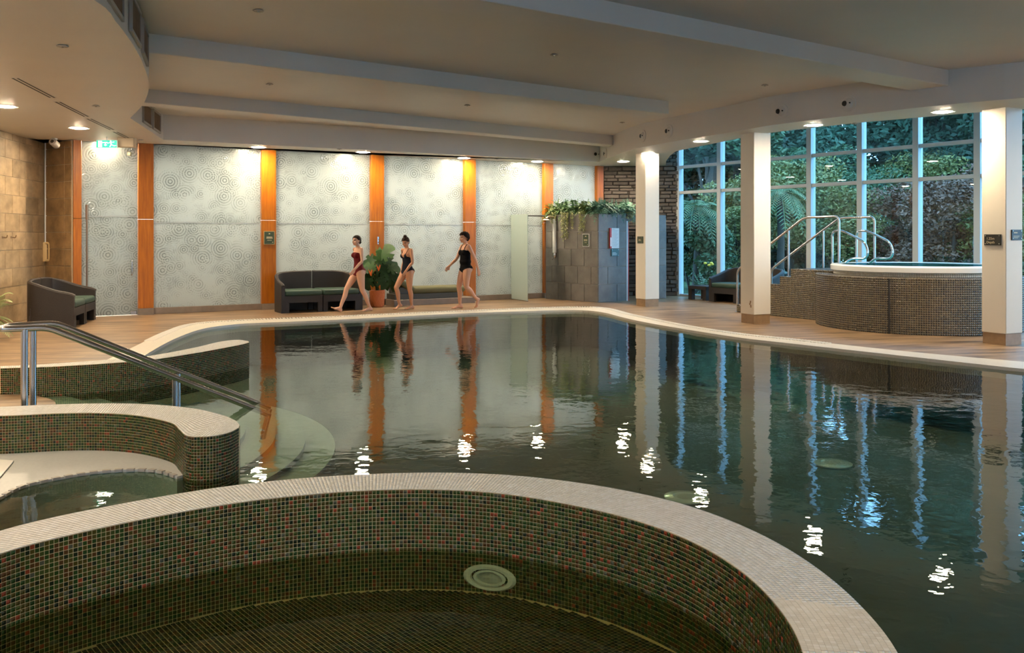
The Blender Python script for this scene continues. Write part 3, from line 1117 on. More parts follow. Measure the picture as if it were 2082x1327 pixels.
def tiled_face(parent, p0, p1, z0, z1, tw, th, mat_, thick=0.012, gap=0.008, bond=0.5, name='tile', first=0.0):
    """courses of separate tiles on the vertical face p0 -> p1 (left to right for the viewer)"""
    u = (p1 - p0)
    L = u.length
    u.normalize()
    rz = math.atan2(u.y, u.x)
    inv = wmat(parent).inverted()
    prz = wmat(parent).to_euler().z
    cache = {}
    r = 0
    zz = z0
    while zz < z1 - 0.03:
        h = min(th, z1 - zz)
        x = -((bond * tw * (r % 2)) + first) if bond else -first
        while x < L - 0.01:
            a, b = max(x, 0), min(x + tw, L)
            if b - a > 0.03:
                key = (round(b - a, 2), round(h, 2))
                if key not in cache:
                    w2, h2 = (key[0] - gap) / 2, (key[1] - gap) / 2
                    mb = MB()
                    c = 0.004
                    mb.add([(-w2, 0, -h2), (w2, 0, -h2), (w2, 0, h2), (-w2, 0, h2), (-w2 + c, -thick, -h2 + c), (w2 - c, -thick, -h2 + c), (w2 - c, -thick, h2 - c), (-w2 + c, -thick, h2 - c)],
                           [(4, 5, 6, 7), (0, 1, 5, 4), (1, 2, 6, 5), (2, 3, 7, 6), (3, 0, 4, 7)])
                    cache[key] = mb.mesh(name, mat_)
                c = p0 + u * ((a + b) / 2) + Vector((0, 0, zz + h / 2))
                link(name, cache[key], parent, inv @ c, (0, 0, rz - prz))
            x += tw
        zz += th
        r += 1


wl = thing('wall_stone', 'sandstone-look tiled wall at the far left behind the wicker sofa', 'wall', LA, kind='structure')
un = (LB_ - LA).normalized()
nl = Vector((-un.y, un.x, 0))
MB().prism([xy(LA), xy(LB_), xy(LB_ + nl * 0.25), xy(LA + nl * 0.25)], -0.1, ZS + 0.1).build('backing', 'sand_grout', wl, world=True)
tiled_face(wl, LA + un * 0.3, LB_, 0.0, ZS, 0.68, 0.34, 'sandstone_tile')
wr = thing('wall_return', 'narrow rust-brown tiled wall return beside the glass door', 'wall', LB_, kind='structure')
ur = (LC - LB_).normalized()
nr_ = Vector((-ur.y, ur.x, 0))
MB().prism([xy(LB_ - ur * 0.02), xy(LC), xy(LC + nr_ * 0.25), xy(LB_ + nr_ * 0.25)], -0.1, ZS + 0.1).build('backing', 'sand_grout', wr, world=True)
tiled_face(wr, LB_ + ur * 0.05, LC, 0.0, ZS, 0.72, 0.34, 'rust_tile', bond=0)

# ---- glass back wall: posts, panes, door, skirting
posts = [(148, 165), (280, 311), (530, 559), (752, 778), (942, 964), (1103, 1121), (1210, 1223)]
PT = [(wall_t(a), wall_t(b)) for a, b in posts]
post_lb = ['orange wooden post between the tiled wall and the glass door', 'wide orange wooden post right of the glass door', 'orange wooden post carrying the small green sign', 'orange wooden post behind the potted plant',
           'orange wooden post behind the woman in black', 'orange wooden post left of the fern planter', 'narrow orange wooden post beside the slate wall']
for i, (a, b) in enumerate(PT):
    t = thing('trim_%d' % (i + 1), post_lb[i], 'post', WA + WD * a, WRZ, 'orange wooden posts of the glass wall', 'structure')
    w = b - a
    for z0, z1 in ((0.135, 1.968), (1.974, ZS + 0.05)):
        MB().rbox(0, w, -0.10, 0.14, z0, z1, 0.006, seg=1).build('wood_panel', 'orange_wood', t)
    MB().box(0.0, w, -0.115, 0.14, 0, 0.135).build('plinth', 'stone_kick', t)
pane_lb = ['frosted raindrop glass door at the left end of the glass wall', 'wide raindrop glass panel right of the door', 'raindrop glass panel behind the two-seat sofa', 'raindrop glass panel behind the low lounger',
           'raindrop glass panel behind the glass shower screen', 'narrow raindrop glass panel above the fern planter']
for i in range(6):
    a, b = PT[i][1], PT[i + 1][0]
    w = b - a
    nm = 'door_1' if i == 0 else 'window_%d' % i
    t = thing(nm, pane_lb[i], 'door' if i == 0 else 'glass panel', WA + WD * a, WRZ, kind='structure')
    zs = 2.02 if i == 0 else 1.90
    z0 = 0.012 if i == 0 else 0.135
    MB().box(0.004, w - 0.004, 0.0, 0.02, z0, zs - 0.006).build('pane', 'raindrop_glass', t)
    MB().box(0.004, w - 0.004, 0.012, 0.032, zs + 0.006, ZS + 0.04).build('pane', 'raindrop_glass', t)
    MB().box(0.0, w, -0.004, 0.026, zs - 0.006, zs + 0.006).build('glazing_seam', 'frame_paint', t)
    if i == 0:
        mb = MB().tube([(0.10, -0.07, 0.25), (0.10, -0.07, 1.95)], 0.018)
        mb.tube([(0.10, -0.07, 1.95), (0.10, -0.07, 2.25)], 0.028)
        mb.tube([(0.10, -0.07, 0.45), (0.10, 0, 0.45)], 0.012).tube([(0.10, -0.07, 1.8), (0.10, 0, 1.8)], 0.012)
        mb.build('pull_pole', 'bronze', t, True)
        MB().tube(fillet([(w - 0.12, 0, 0.82), (w - 0.12, -0.06, 0.82), (w - 0.12, -0.06, 1.13), (w - 0.12, 0, 1.13)], 0.03), 0.013).build('door_handle', 'steel', t, True)
        MB().rbox(w - 0.14, w - 0.02, -0.03, 0.05, 0.01, 0.09, 0.008).build('floor_hinge', 'steel', t)
    else:
        MB().rbox(0.0, w, -0.03, 0.06, 0, 0.135, 0.005, seg=1).build('skirting', 'stone_kick', t)

# corridor behind the glass, lit by its own ceiling lamps
cb = MB().prism([xy(WA + WN * 2.6), xy(WB + WN * 2.6), xy(WB + WN * 2.8), xy(WA + WN * 2.8)], -0.1, 3.9).build('wall_corridor', 'white_paint')
tag(cb, 'pale wall of the lit corridor seen through the raindrop glass', 'wall', kind='structure')
MB().prism([xy(WA + WN * 0.18), xy(WA + WD * 0.1 + WN * 0.18), xy(WA + WD * 0.1 + WN * 2.7), xy(WA + WN * 2.7)], -0.1, 3.9).build('end_wall', 'white_paint', cb)
MB().prism([xy(WB + WD * 0.35 + WN * 0.2), xy(WB + WD * 0.5 + WN * 0.2), xy(WB + WD * 0.5 + WN * 2.8), xy(WB + WD * 0.35 + WN * 2.8)], -0.1, 3.9).build('end_wall', 'white_paint', cb)
MB().prism([xy(WA + WN * 0.3), xy(WB + WD * 0.5 + WN * 0.2), xy(WB + WD * 0.5 + WN * 2.9), xy(WA + WN * 2.9)], 3.62, 3.75).build('corridor_ceiling', 'white_paint', cb)
for i in range(6):
    p = WA + WD * (1.1 + i * 2.15) + WN * 1.2
    t = thing('corridor_light', 'square ceiling light of the corridor hidden behind the raindrop glass', 'ceiling light', (p.x, p.y, 3.6), WRZ, 'corridor ceiling lights')
    MB().box(-0.32, 0.32, -0.32, 0.32, 0, 0.02).build('light_frame', 'white_paint', t)
    MB().box(-0.3, 0.3, -0.3, 0.3, -0.006, -0.001).build('diffuser', 'corridor_lamp', t)

# ---- slate wall of separate stones between the glass wall and the windows
SW0, SW1 = WB + WD * 0.18 + WN * 0.0, V0 - VD * 0.02
ws = thing('wall_slate', 'dry-stacked dark slate wall in the far corner behind the shower cubicle', 'wall', SW0, kind='structure')
us = (SW1 - SW0)
SL = us.length
us.normalize()
ns = Vector((-us.y, us.x, 0))
MB().prism([xy(SW0 - us * 0.02), xy(SW1 + us * 0.1), xy(SW1 + ns * 0.3 + us * 0.1), xy(SW0 + ns * 0.3)], -0.1, 4.8).build('backing', 'slate_back', ws, world=True)
stones = []
for k in range(5):
    mb = MB()
    j = lambda s: random.uniform(-s, s)
    w2, h2 = 0.5, 0.5
    vs = [(-w2, 0, -h2), (w2, 0, -h2), (w2, 0, h2), (-w2, 0, h2)] + [(sx * (w2 - 0.05) + j(0.04), -1 + j(0.25), sz * (h2 - 0.1) + j(0.08)) for sx, sz in ((-1, -1), (1, -1), (1, 1), (-1, 1))]
    mb.add(vs, [(4, 5, 6, 7), (0, 1, 5, 4), (1, 2, 6, 5), (2, 3, 7, 6), (3, 0, 4, 7)])
    stones.append(mb.mesh('stone', 'slate'))
srz = math.atan2(us.y, us.x)
zz = 0.0
while zz < 4.1:
    h = random.uniform(0.075, 0.125)
    x = -random.uniform(0, 0.2)
    while x < SL:
        w = random.uniform(0.2, 0.52)
        hh = h
        a, b = max(0, x), min(SL, x + w)
        if b - a > 0.04:
            c = us * ((a + b) / 2) + Vector((0, 0, zz + hh / 2))
            link('stone', random.choice(stones), ws, c, (0, 0, srz), (b - a - 0.008, random.uniform(0.03, 0.09), hh - 0.007))
        x += w
    zz += h

# ---- garden windows
mull = [win_t(p) for p in (1380, 1464)] + [2.85] + [win_t(p) for p in (1647, 1750, 1864, 1989)]
while mull[-1] < 13.4:
    mull.append(mull[-1] + 1.37)
win_lb = ['tall garden window bay beside the slate wall', 'tall garden window bay behind the window sofa', 'tall garden window bay behind the steel stair rail', 'tall garden window bay behind the chrome grab rails',
          'tall garden window bay left of the hot tub centre', 'tall garden window bay right above the hot tub', 'tall garden window bay at the right beyond the depth sign column', 'garden window bay right out of view']
for i in range(len(mull) - 1):
    a, b = mull[i], mull[i + 1]
    w = b - a
    t = thing('window_%d' % (i + 6), win_lb[min(i, 7)], 'window', V0 + VD * a, VRZ, 'garden window bays' if i >= 7 else None, 'structure')
    MB().rbox(-0.065, 0.065, -0.06, 0.12, 0.0, 4.75, 0.006, seg=1).build('mullion', 'frame_paint', t)
    for z0, z1 in ((0.06, 2.76), (2.84, 3.45), (3.53, 4.72)):
        MB().box(0.065, w - 0.065, 0.02, 0.028, z0, z1).build('pane', 'window_glass', t)
    for z0, z1 in ((0.0, 0.06), (2.76, 2.84), (3.45, 3.53)):
        MB().rbox(0.065, w - 0.065, -0.03, 0.08, z0, z1, 0.005, seg=1).build('transom', 'frame_paint', t)

# ---- columns
for (px, Y, ph, lb) in ((1312, 20.3, 26.5, 'square cream column beside the shower cubicle'), (1533, 16.3, 24.0, 'square cream column left of the hot tub with scuffed foot'), (2045.4, 13.1, 27.0, 'square cream column at the right carrying the depth sign')):
    t = thing('column', lb, 'column', ((px - CX) / F * Y, Y, 0), math.radians(ph), 'square cream columns')
    MB().rbox(0, 0.39, 0, 0.39, 0.17, ZS + 0.02, 0.008, seg=1).build('shaft', 'column_paint', t)
    MB().box(0.012, 0.378, 0.012, 0.378, 0.0, 0.17).build('plinth', 'column_kick', t)
    if px == 1533:
        mb = MB()
        for q in range(5):
            y0, z0 = 0.1 + random.uniform(-0.02, 0.03), 0.30 + q * 0.024
            mb.box(-0.0015, 0.001, y0 - 0.015, y0 + 0.02, z0, z0 + 0.03)
        mb.build('scuff', 'column_kick', t)


# ================================================================== lights and fittings in the ceiling
def downlight(x, y, z, label, group='round recessed downlights'):
    t = thing('downlight', label, 'downlight', (x, y, z), 0, group)
    MB().lathe([(0.135, -0.004), (0.175, -0.006), (0.178, 0.0), (0.135, 0.0)], n=28).build('trim_ring', 'white_paint', t, True)
    MB().lathe([(0.0, -0.014), (0.10, -0.013), (0.135, -0.006), (0.136, -0.002)], n=28).build('lens', 'lamp_glass', t)
    return t


DL = [(10, 216, 'glowing downlight at the left edge of the curved soffit'), (160, 260, 'glowing downlight above the left wicker sofa'), (213, 288, 'glowing downlight just above the green exit sign'),
      (525, 299, 'glowing downlight beside the post with the green sign'), (738, 309, 'glowing downlight above the woman in dark red'), (943, 321, 'glowing downlight above the woman in black'),
      (1092, 328, 'glowing downlight left of the fern planter'), (1267, 328, 'glowing downlight above the shower cubicle'), (1318, 311, 'glowing downlight over the column by the cubicle'),
      (1425, 287, 'glowing downlight in front of the slate wall corner windows'), (1655, 254, 'glowing downlight above the steel stair rails'), (1917, 227, 'glowing downlight above the right side of the hot tub')]
for px, py, lb in DL:
    p = at(px, py, ZS)
    downlight(p.x, p.y, ZS, lb)
for x, y in ((-6.5, 9.6), (-5.0, 5.6), (-4.6, 2.2), (-7.9, 11.6), (-7.0, 7.0), (9.6, 11.3), (12.0, 10.1), (-2.5, -1.8), (0.6, -1.8), (3.7, -1.8), (6.8, -1.8), (9.9, -1.8)):
    downlight(x, y, ZS, 'glowing downlight in the soffit outside the picture')


def face_frame(p, u):
    """matrix of a vertical face at p: x along u (left to right for the viewer), y into the face"""
    return math.atan2(u.y, u.x)


# round jet nozzles on the curved face of the right soffit
noz = [(1590, 226, 'round air nozzle in the soffit face left of the hot tub lights'), (1726, 210, 'round air nozzle in the soffit face nearest the right column'), (1361, 266, 'right one of the two air nozzles above the cubicle column'),
       (1308, 276, 'left one of the two air nozzles above the cubicle column'), (1232, 312, 'right one of the twin far corner air nozzles'), (1221, 313.5, 'left one of the twin far corner air nozzles')]
for px, py, lb in noz:
    k = (px - CX) / F
    j = int(np.argmin(np.abs(FR[:, 0] / FR[:, 1] - k)))
    j = min(max(j, 1), len(FR) - 2)
    if px == 1221:
        p, u = Vector(S(1216, 329)).to_3d(), WD.copy()
        p = Vector((*S(1212, 329), 0))
    else:
        a, b = FR[j], FR[j + 1 if FR[j][0] / FR[j][1] < k else j - 1]
        ka, kb = a[0] / a[1], b[0] / b[1]
        f = (k - ka) / (kb - ka) if abs(kb - ka) > 1e-9 else 0
        p = Vector((*(a + (b - a) * f), 0))
        u = Vector((*(FR[j + 1] - FR[j - 1]), 0)).normalized()
    z = EYE - (py - HZ) * p.y / F
    z = min(max(z, ZS + 0.14), ZC - 0.15)
    t = thing('air_nozzle', lb, 'air nozzle', (p.x, p.y, z), face_frame(p, u), 'round air nozzles on the soffit face')
    RX = Matrix.Rotation(PI / 2, 4, 'X')
    MB().lathe([(0.085, 0.0), (0.13, 0.0), (0.132, 0.012), (0.12, 0.02), (0.09, 0.016)], n=28, M=RX).build('mounting_ring', 'plaster', t, True)
    MB().ball((0, 0.005, 0), (0.09, 0.055, 0.09), 18).build('eyeball', 'plaster', t, True)
    MB().lathe([(0.0, 0.058), (0.042, 0.05), (0.044, 0.02)], c=(-0.05, -0.0, 0), n=18, M=RX).build('jet_mouth', 'black', t)
    MB().lathe([(0.0, 0.058), (0.012, 0.057), (0.012, 0.04)], c=(0.045, 0, 0), n=10, M=RX).build('lock_screw', 'black', t)

# return-air grilles on the drum face
gq = [(((221, -4), (255, 46)), 'nearest air grille on the curved left soffit face'), (((263, 62), (284, 92)), 'second air grille on the curved left soffit face'), (((285, 108), (298, 127)), 'third air grille on the curved left soffit face'),
      (((293, 256), (312, 256)), 'left one of the two air grilles near the far left corner'), (((315, 271), (331, 271)), 'right one of the two air grilles near the far left corner')]
PD = np.vstack([DR, smooth_curve([drum[-1], S(332, 284)], 12)[1:]])


def drum_point(px):
    k = (px - CX) / F
    best = None
    for i in range(len(PD) - 1):
        ka, kb = PD[i][0] / PD[i][1], PD[i + 1][0] / PD[i + 1][1]
        if (ka - k) * (kb - k) <= 0 and abs(ka - kb) > 1e-9:
            f = (k - ka) / (kb - ka)
            yield PD[i] + (PD[i + 1] - PD[i]) * f, i


def drum_u(s):
    d = np.r_[0, np.cumsum(np.hypot(*np.diff(PD, axis=0).T))]
    return np.array([np.interp(s, d, PD[:, 0]), np.interp(s, d, PD[:, 1])]), d


dd = drum_u(0)[1]
corner_s = dd[len(DR) - 1]
near_s = {}
base = next(drum_point(222), None)
spots = []
s238 = [dd[i] for p, i in drum_point(238) if p[1] < 10.5][-1]
s273 = [dd[i] for p, i in drum_point(273) if p[1] < 10.5][-1]
s291 = [dd[i] for p, i in drum_point(291) if p[1] < 11.2][-1]
spots = [(s238 - 0.05, 0.78), (s273, 0.78), (s291 + 0.15, 0.78), (corner_s + 1.45, 0.78), (corner_s + 2.45, 0.78)]
for (sv, w), (q, lb) in zip(spots, gq):
    p, _ = drum_u(sv)
    p2, _ = drum_u(sv + 0.1)
    u = Vector((*(p2 - p), 0)).normalized()
    t = thing('air_grille', lb, 'air grille', (p[0], p[1], ZS + 0.255), face_frame(p, u), 'air grilles on the left soffit face')
    h = 0.17
    MB().box(-w / 2, w / 2, -0.006, 0.002, -h, h).build('backing', 'grille_dark', t)
    fr_ = MB()
    for a in (-1, 1):
        fr_.box(a * w / 2 - 0.018, a * w / 2 + 0.018, -0.03, 0, -h - 0.018, h + 0.018)
        fr_.box(-w / 2, w / 2, -0.03, 0, a * h - 0.018, a * h + 0.018)
    fr_.build('grille_frame', 'grille_frame', t)
    ba = MB()
    for i in range(1, 15):
        ba.box(-w / 2, w / 2, -0.016, -0.006, -h + i * 2 * h / 15 - 0.003, -h + i * 2 * h / 15 + 0.003)
    for i in range(1, 25):
        ba.box(-w / 2 + i * w / 25 - 0.003, -w / 2 + i * w / 25 + 0.003, -0.018, -0.006, -h, h)
    o = ba.build('grille_mesh', 'column_kick', t)
    o['kind'] = 'stuff'

# slot diffusers in the left soffit
for (a, b, lb) in (((30, 158), (107, 198), 'nearest ceiling slot diffuser in the left soffit'), ((117, 206.5), (176, 236.5), 'second ceiling slot diffuser in the left soffit'),
                   ((181, 241), (228, 263.5), 'third ceiling slot diffuser in the left soffit'), ((234, 267.5), (270, 285.5), 'farthest ceiling slot diffuser in the left soffit')):
    p, q = at(*a, ZS), at(*b, ZS)
    u = (q - p)
    t = thing('slot_diffuser', lb, 'slot diffuser', p, math.atan2(u.y, u.x), 'ceiling slot diffusers')
    L = u.length
    MB().box(0, L, -0.055, 0.055, -0.004, 0.0).build('plate', 'plaster', t)
    for y in (-0.028, 0.028):
        MB().box(0.01, L - 0.01, y - 0.012, y + 0.012, -0.0065, -0.0035).build('slot', 'black', t)

# sprinkler covers
sp = [(525, 20, ZC, 'front left'), (548, 170, ZC, 'between the first beams at left'), (950, 213, ZC, 'between the beams at mid span'), (1127, 110, ZC, 'in the middle of the near ceiling bay'), (1265, 248, ZC, 'near the far right corner of the coffer'),
      (1555, 172, ZC, 'beside the right soffit face'), (127, 92, ZS, 'on the drum soffit near the camera'), (195, 214, ZS, 'on the drum soffit beside the slot diffusers'), (286, 284, ZS, 'on the soffit above the wide wooden post'),
      (690, 302, ZS, 'on the soffit above the sofa panel'), (1010, 322, ZS, 'on the soffit above the shower screen'), (1738, 250, ZS, 'on the soffit left of the hot tub'), (1223, 336, ZS, 'on the soffit at the slate corner')]
for px, py, z, w in sp:
    p = at(px, py, z)
    t = thing('sprinkler_cover', 'small round sprinkler cover ' + w, 'sprinkler', p, 0, 'small ceiling sprinkler covers')
    MB().lathe([(0.0, -0.018), (0.055, -0.016), (0.058, -0.010), (0.04, -0.004), (0.04, 0.0)], n=18).build('cover_plate', 'grille_frame', t, True)
    MB().lathe([(0.0, -0.024), (0.014, -0.022), (0.016, -0.016)], n=10).build('head', 'steel', t, True)

# exit sign, cream unit with sensor, security camera
p = at(216, 289, ZS)
px_y = 17.0
e0 = Vector(((197 - CX) / F * px_y, px_y, 0))
t = thing('exit_sign', 'small green illuminated running-man exit sign hanging above the glass door', 'exit sign', (e0.x, e0.y, ZS - 0.20), math.radians(4))
MB().rbox(-0.012, 0.39, -0.012, 0.02, -0.02, 0.14, 0.004, seg=1).build('sign_case', 'white_paint', t)
ef = MB().box(0.0, 0.378, -0.016, -0.012, -0.008, 0.128).build('sign_face', 'exit_green', t)
pc = MB()
pc.box(0.03, 0.10, -0.019, -0.016, 0.0, 0.12)
pc.ball((0.262, -0.018, 0.112), (0.014, 0.002, 0.014), 10)
for q in (((0.262, 0.095), (0.275, 0.045), 0.012), ((0.275, 0.045), (0.325, 0.025), 0.008), ((0.325, 0.025), (0.365, 0.03), 0.007), ((0.272, 0.045), (0.245, 0.005), 0.009), ((0.26, 0.088), (0.20, 0.075), 0.006), ((0.262, 0.088), (0.33, 0.10), 0.006), ((0.11, 0.085), (0.2, 0.09), 0.008)):
    pc.tube([(q[0][0], -0.017, q[0][1]), (q[1][0], -0.017, q[1][1])], q[2], 6)
pc.add([(0.165, -0.0175, 0.02), (0.20, -0.0175, 0.045), (0.13, -0.0175, 0.045)], [(0, 1, 2)])
pc.box(0.155, 0.175, -0.019, -0.016, 0.04, 0.075)
pc.build('pictogram', 'exit_white', ef)
MB().tube([(0.19, 0, 0.14), (0.19, 0, 0.21)], 0.01).build('hanger', 'white_paint', t)
t = thing('ceiling_unit', 'cream box with a small sensor hanging right of the exit sign', 'ceiling unit', ((240 - CX) / F * 17.2, 17.2, ZS - 0.18), math.radians(4))
MB().rbox(0, 0.31, -0.05, 0.12, 0.0, 0.19, 0.006, seg=1).build('housing', 'box_cream', t)
MB().tube([(0.25, 0, 0.0), (0.25, 0, -0.05)], 0.008).build('sensor_arm', 'steel', t)
MB().rbox(0.21, 0.28, -0.06, 0.03, -0.12, -0.045, 0.01, M=Matrix.Rotation(math.radians(12), 4, 'Y')).build('sensor', 'brass', t)
t = thing('security_camera', 'small ceiling security camera by the top of the tiled corner', 'camera', ((110 - CX) / F * 17.3, 17.3, ZS))
MB().lathe([(0.06, 0.0), (0.06, -0.02), (0.03, -0.03), (0.03, -0.06)], n=16).build('bracket', 'white_paint', t, True)
RC = Matrix.Translation((0.01, 0, -0.10)) @ Matrix.Rotation(math.radians(70), 4, 'X') @ Matrix.Rotation(math.radians(15), 4, 'Z')
MB().lathe([(0.0, -0.09), (0.065, -0.09), (0.07, -0.06), (0.07, 0.09), (0.055, 0.1)], n=18, M=RC).build('housing', 'grille_frame', t, True)
ch_ = t.children[-1]
MB().lathe([(0.0, 0.103), (0.035, 0.102), (0.036, 0.09)], n=14, M=RC).build('lens', 'rubber', ch_, True)

# conduit with wall phone in the tiled corner, hooks on the tiled wall
pc0 = LB_ - un * 0.05 - nl * 0.05
t = thing('wall_phone', 'cream wall telephone on a conduit in the tiled corner', 'telephone', (pc0.x, pc0.y, 1.3), math.radians(15))
MB().tube([(0, 0.0, 0.16), (0, 0.0, ZS - 1.3)], 0.026, 8).build('conduit', 'white_paint', t, True)
MB().tube([(0, 0.02, -1.3), (0, 0.02, -0.2)], 0.014, 8).build('lower_conduit', 'brass', t, True)
MB().rbox(-0.06, 0.06, -0.05, 0.02, -0.2, 0.2, 0.012).build('base', 'phone_cream', t, True)
MB().tube(fillet([(0.02, -0.06, -0.18), (0.09, -0.10, -0.17), (0.09, -0.10, 0.17), (0.02, -0.06, 0.18)], 0.04), 0.025, 8).build('receiver', 'phone_cream', t, True)
MB().rbox(-0.16, -0.05, -0.03, 0.01, 0.08, 0.18, 0.008).build('cradle_arm', 'phone_cream', t)
for px, w in ((4, 'left'), (22, 'right')):
    k = (px - CX) / F
    f = (k * LA.y - LA.x) / (un.x - k * un.y)
    c = LA + un * f
    t = thing('coat_hook', w + ' one of two small steel hooks on the tiled wall', 'hook', (c.x - nl.x * 0.012, c.y - nl.y * 0.012, EYE - 0.02), math.atan2(un.y, un.x), 'hooks on the tiled wall')
    MB().rbox(-0.045, 0.045, -0.012, 0, -0.02, 0.02, 0.004).build('plate', 'bronze', t)
    MB().tube(fillet([(0, -0.01, 0), (0, -0.07, -0.01), (0, -0.08, 0.04)], 0.02), 0.009, 8).build('prong', 'bronze', t, True)


# ================================================================== pool handrail
t = thing('pool_handrail', 'twin brushed-steel handrail descending the steps into the pool', 'handrail', (-4.0, 7.35, 0))
r0, rd = Vector((-4.0, 7.35, 0)), Vector((1.54, 1.41, 0))
rp = Vector((0.03, -0.12, 0))
zt = 0.875
H = lambda tt, z, s: r0 + rd * tt + rp * s + Vector((0, 0, z))
path = [H(1.03, -0.13, 1), H(0.079, zt - 0.012, 1), H(-0.093, zt, 1), H(-0.093, zt, -1), H(0.079, zt, -1), H(1.03, -0.11, -1)]
pt = []
pt = fillet(path, 0.07, 6)
MB().tube([p for p in pt], 0.0265, 14).build('rail', 'steel', t, True, world=True)
for s_ in (1, -1):
    MB().tube([H(-0.005, -0.25, s_), H(-0.005, zt - 0.01, s_)], 0.0265, 14).build('post', 'steel', t, True, world=True)
    MB().tube([H(0.585, -0.42, s_ * 0.9), H(0.585, 0.335, s_ * 0.9)], 0.024, 14).build('support', 'steel', t, True, world=True)
    MB().tube([H(1.03, -0.12, s_), H(0.98, -0.5, s_)], 0.0265, 12).build('end_post', 'steel', t, True, world=True)

# ================================================================== hot tub
TC = Vector((7.32, 16.05, 0))
tub = thing('hot_tub', 'raised round hot tub clad in dark brown mosaic with white rim', 'hot tub', TC)
NT, TP = 292, 0.037
MB().lathe([(1.715, 0.0), (1.715, 0.925), (1.40, 0.925), (1.40, 1.0), (1.30, 1.0)], n=96).build('plinth', 'tub_grout', tub)


def cyl_grid(r, z0, z1, rows, n, a0=0, a1=2 * PI):
    aa = np.linspace(a0, a1, n + 1)
    zz = np.linspace(z1, z0, rows + 1)
    return np.stack([np.repeat(r * np.cos(aa)[:, None], rows + 1, 1), np.repeat(r * np.sin(aa)[:, None], rows + 1, 1), np.repeat(zz[None], n + 1, 0)], axis=2)


TM, TW = ['tub_a', 'tub_b', 'tub_c'], [3, 2, 2]
mosaic('mosaic_face', cyl_grid(1.716, 0.0, 0.925, 25, NT), TM, TW, tub, gap=0.16, flip=True)
aa = np.linspace(0, 2 * PI, 221)
rr_ = np.linspace(1.715, 1.40, 9)
mosaic('mosaic_top', np.stack([np.cos(aa)[:, None] * rr_[None], np.sin(aa)[:, None] * rr_[None], np.full((221, 9), 0.926)], axis=2), TM, TW, tub, gap=0.14, flip=False)
mosaic('mosaic_collar', cyl_grid(1.402, 0.93, 1.0, 2, 240), ['cream_b', 'coping_stone'], [3, 1], tub, gap=0.14, flip=True)
MB().lathe([(1.43, 0.995), (1.455, 1.01), (1.46, 1.09), (1.44, 1.112), (1.40, 1.118), (1.30, 1.112), (1.22, 1.09), (1.18, 1.04), (1.15, 0.7), (0.9, 0.45), (0.0, 0.42)], n=96).build('shell', 'acrylic', tub, True)
for a in (math.radians(232),):
    MB().box(-0.012, 0.012, -0.012, 0.004, 0.0, 0.92, Matrix.Translation((1.722 * math.cos(a), 1.722 * math.sin(a), 0)) @ Matrix.Rotation(a + PI / 2, 4, 'Z')).build('access_seam', 'black', tub)
tw = MB().lathe([(0.0, 0.0), (1.26, 0.0)], c=(TC.x, TC.y, 1.104), n=64).build('tub_water', 'tub_water')
tag(tw, 'pale blue water in the raised hot tub', 'water', kind='stuff')

# lamps in the pool floor
for px, py, lb in ((1693, 943, 'round pale lamp in the pool floor at the right'), (1395, 1012, 'round pale lamp in the pool floor just beyond the spa rim')):
    p = at(px, py, -0.785)
    t = thing('pool_floor_lamp', lb, 'pool lamp', p, 0, 'lamps in the pool floor')
    MB().lathe([(0.11, 0.0), (0.20, 0.0), (0.20, 0.012), (0.12, 0.022), (0.11, 0.012)], n=28).build('flange', 'acrylic', t, True)
    MB().lathe([(0.0, 0.018), (0.06, 0.016), (0.11, 0.008)], n=28).build('lens', 'grille_frame', t, True)

# steps up to the tub: side face runs from S0 towards the tub
S0, SD = Vector((4.79, 18.9, 0)), Vector((0.5, -0.866, 0))
st = thing('tub_steps', 'brown mosaic steps rising to the hot tub', 'steps', S0, math.atan2(SD.y, SD.x))
RZ6 = 0.97 / 6
treads = [0.0, 0.42, 0.70, 0.98, 1.26, 1.54]
treads = [0.02, 0.30, 0.60, 0.92, 1.22, 1.50]
for i, x in enumerate(treads):
    x1 = 2.95 if i == 5 else treads[i + 1]
    sp_ = MB().box(x, x1, 0.0, 1.12, 0, RZ6 * (i + 1) - 0.003).build('step', 'tub_grout', st)
    rows = int(round(RZ6 * (i + 1) / TP))
    nn = max(1, int(round((x1 - x) / TP)))
    zz = np.linspace(RZ6 * (i + 1) - 0.002, 0, rows + 1)
    xx = np.linspace(x, x1, nn + 1)
    mosaic('side_mosaic', np.stack([np.repeat(xx[:, None], rows + 1, 1), np.zeros((nn + 1, rows + 1)), np.repeat(zz[None], nn + 1, 0)], axis=2), TM, TW, sp_, gap=0.16, flip=True)
    yy = np.linspace(0, 1.12, 31)
    mosaic('tread_mosaic', np.stack([np.repeat(xx[:, None], 31, 1), np.repeat(yy[None], nn + 1, 0), np.full((nn + 1, 31), RZ6 * (i + 1) - 0.002)], axis=2), TM, TW, sp_, gap=0.14)
    z2 = np.linspace(RZ6 * i, RZ6 * (i + 1) - 0.002, 5)
    mosaic('riser_mosaic', np.stack([np.full((31, 5), x), np.repeat(yy[:, None], 5, 1), np.repeat(z2[None], 31, 0)], axis=2), TM, TW, sp_, gap=0.14, flip=True)
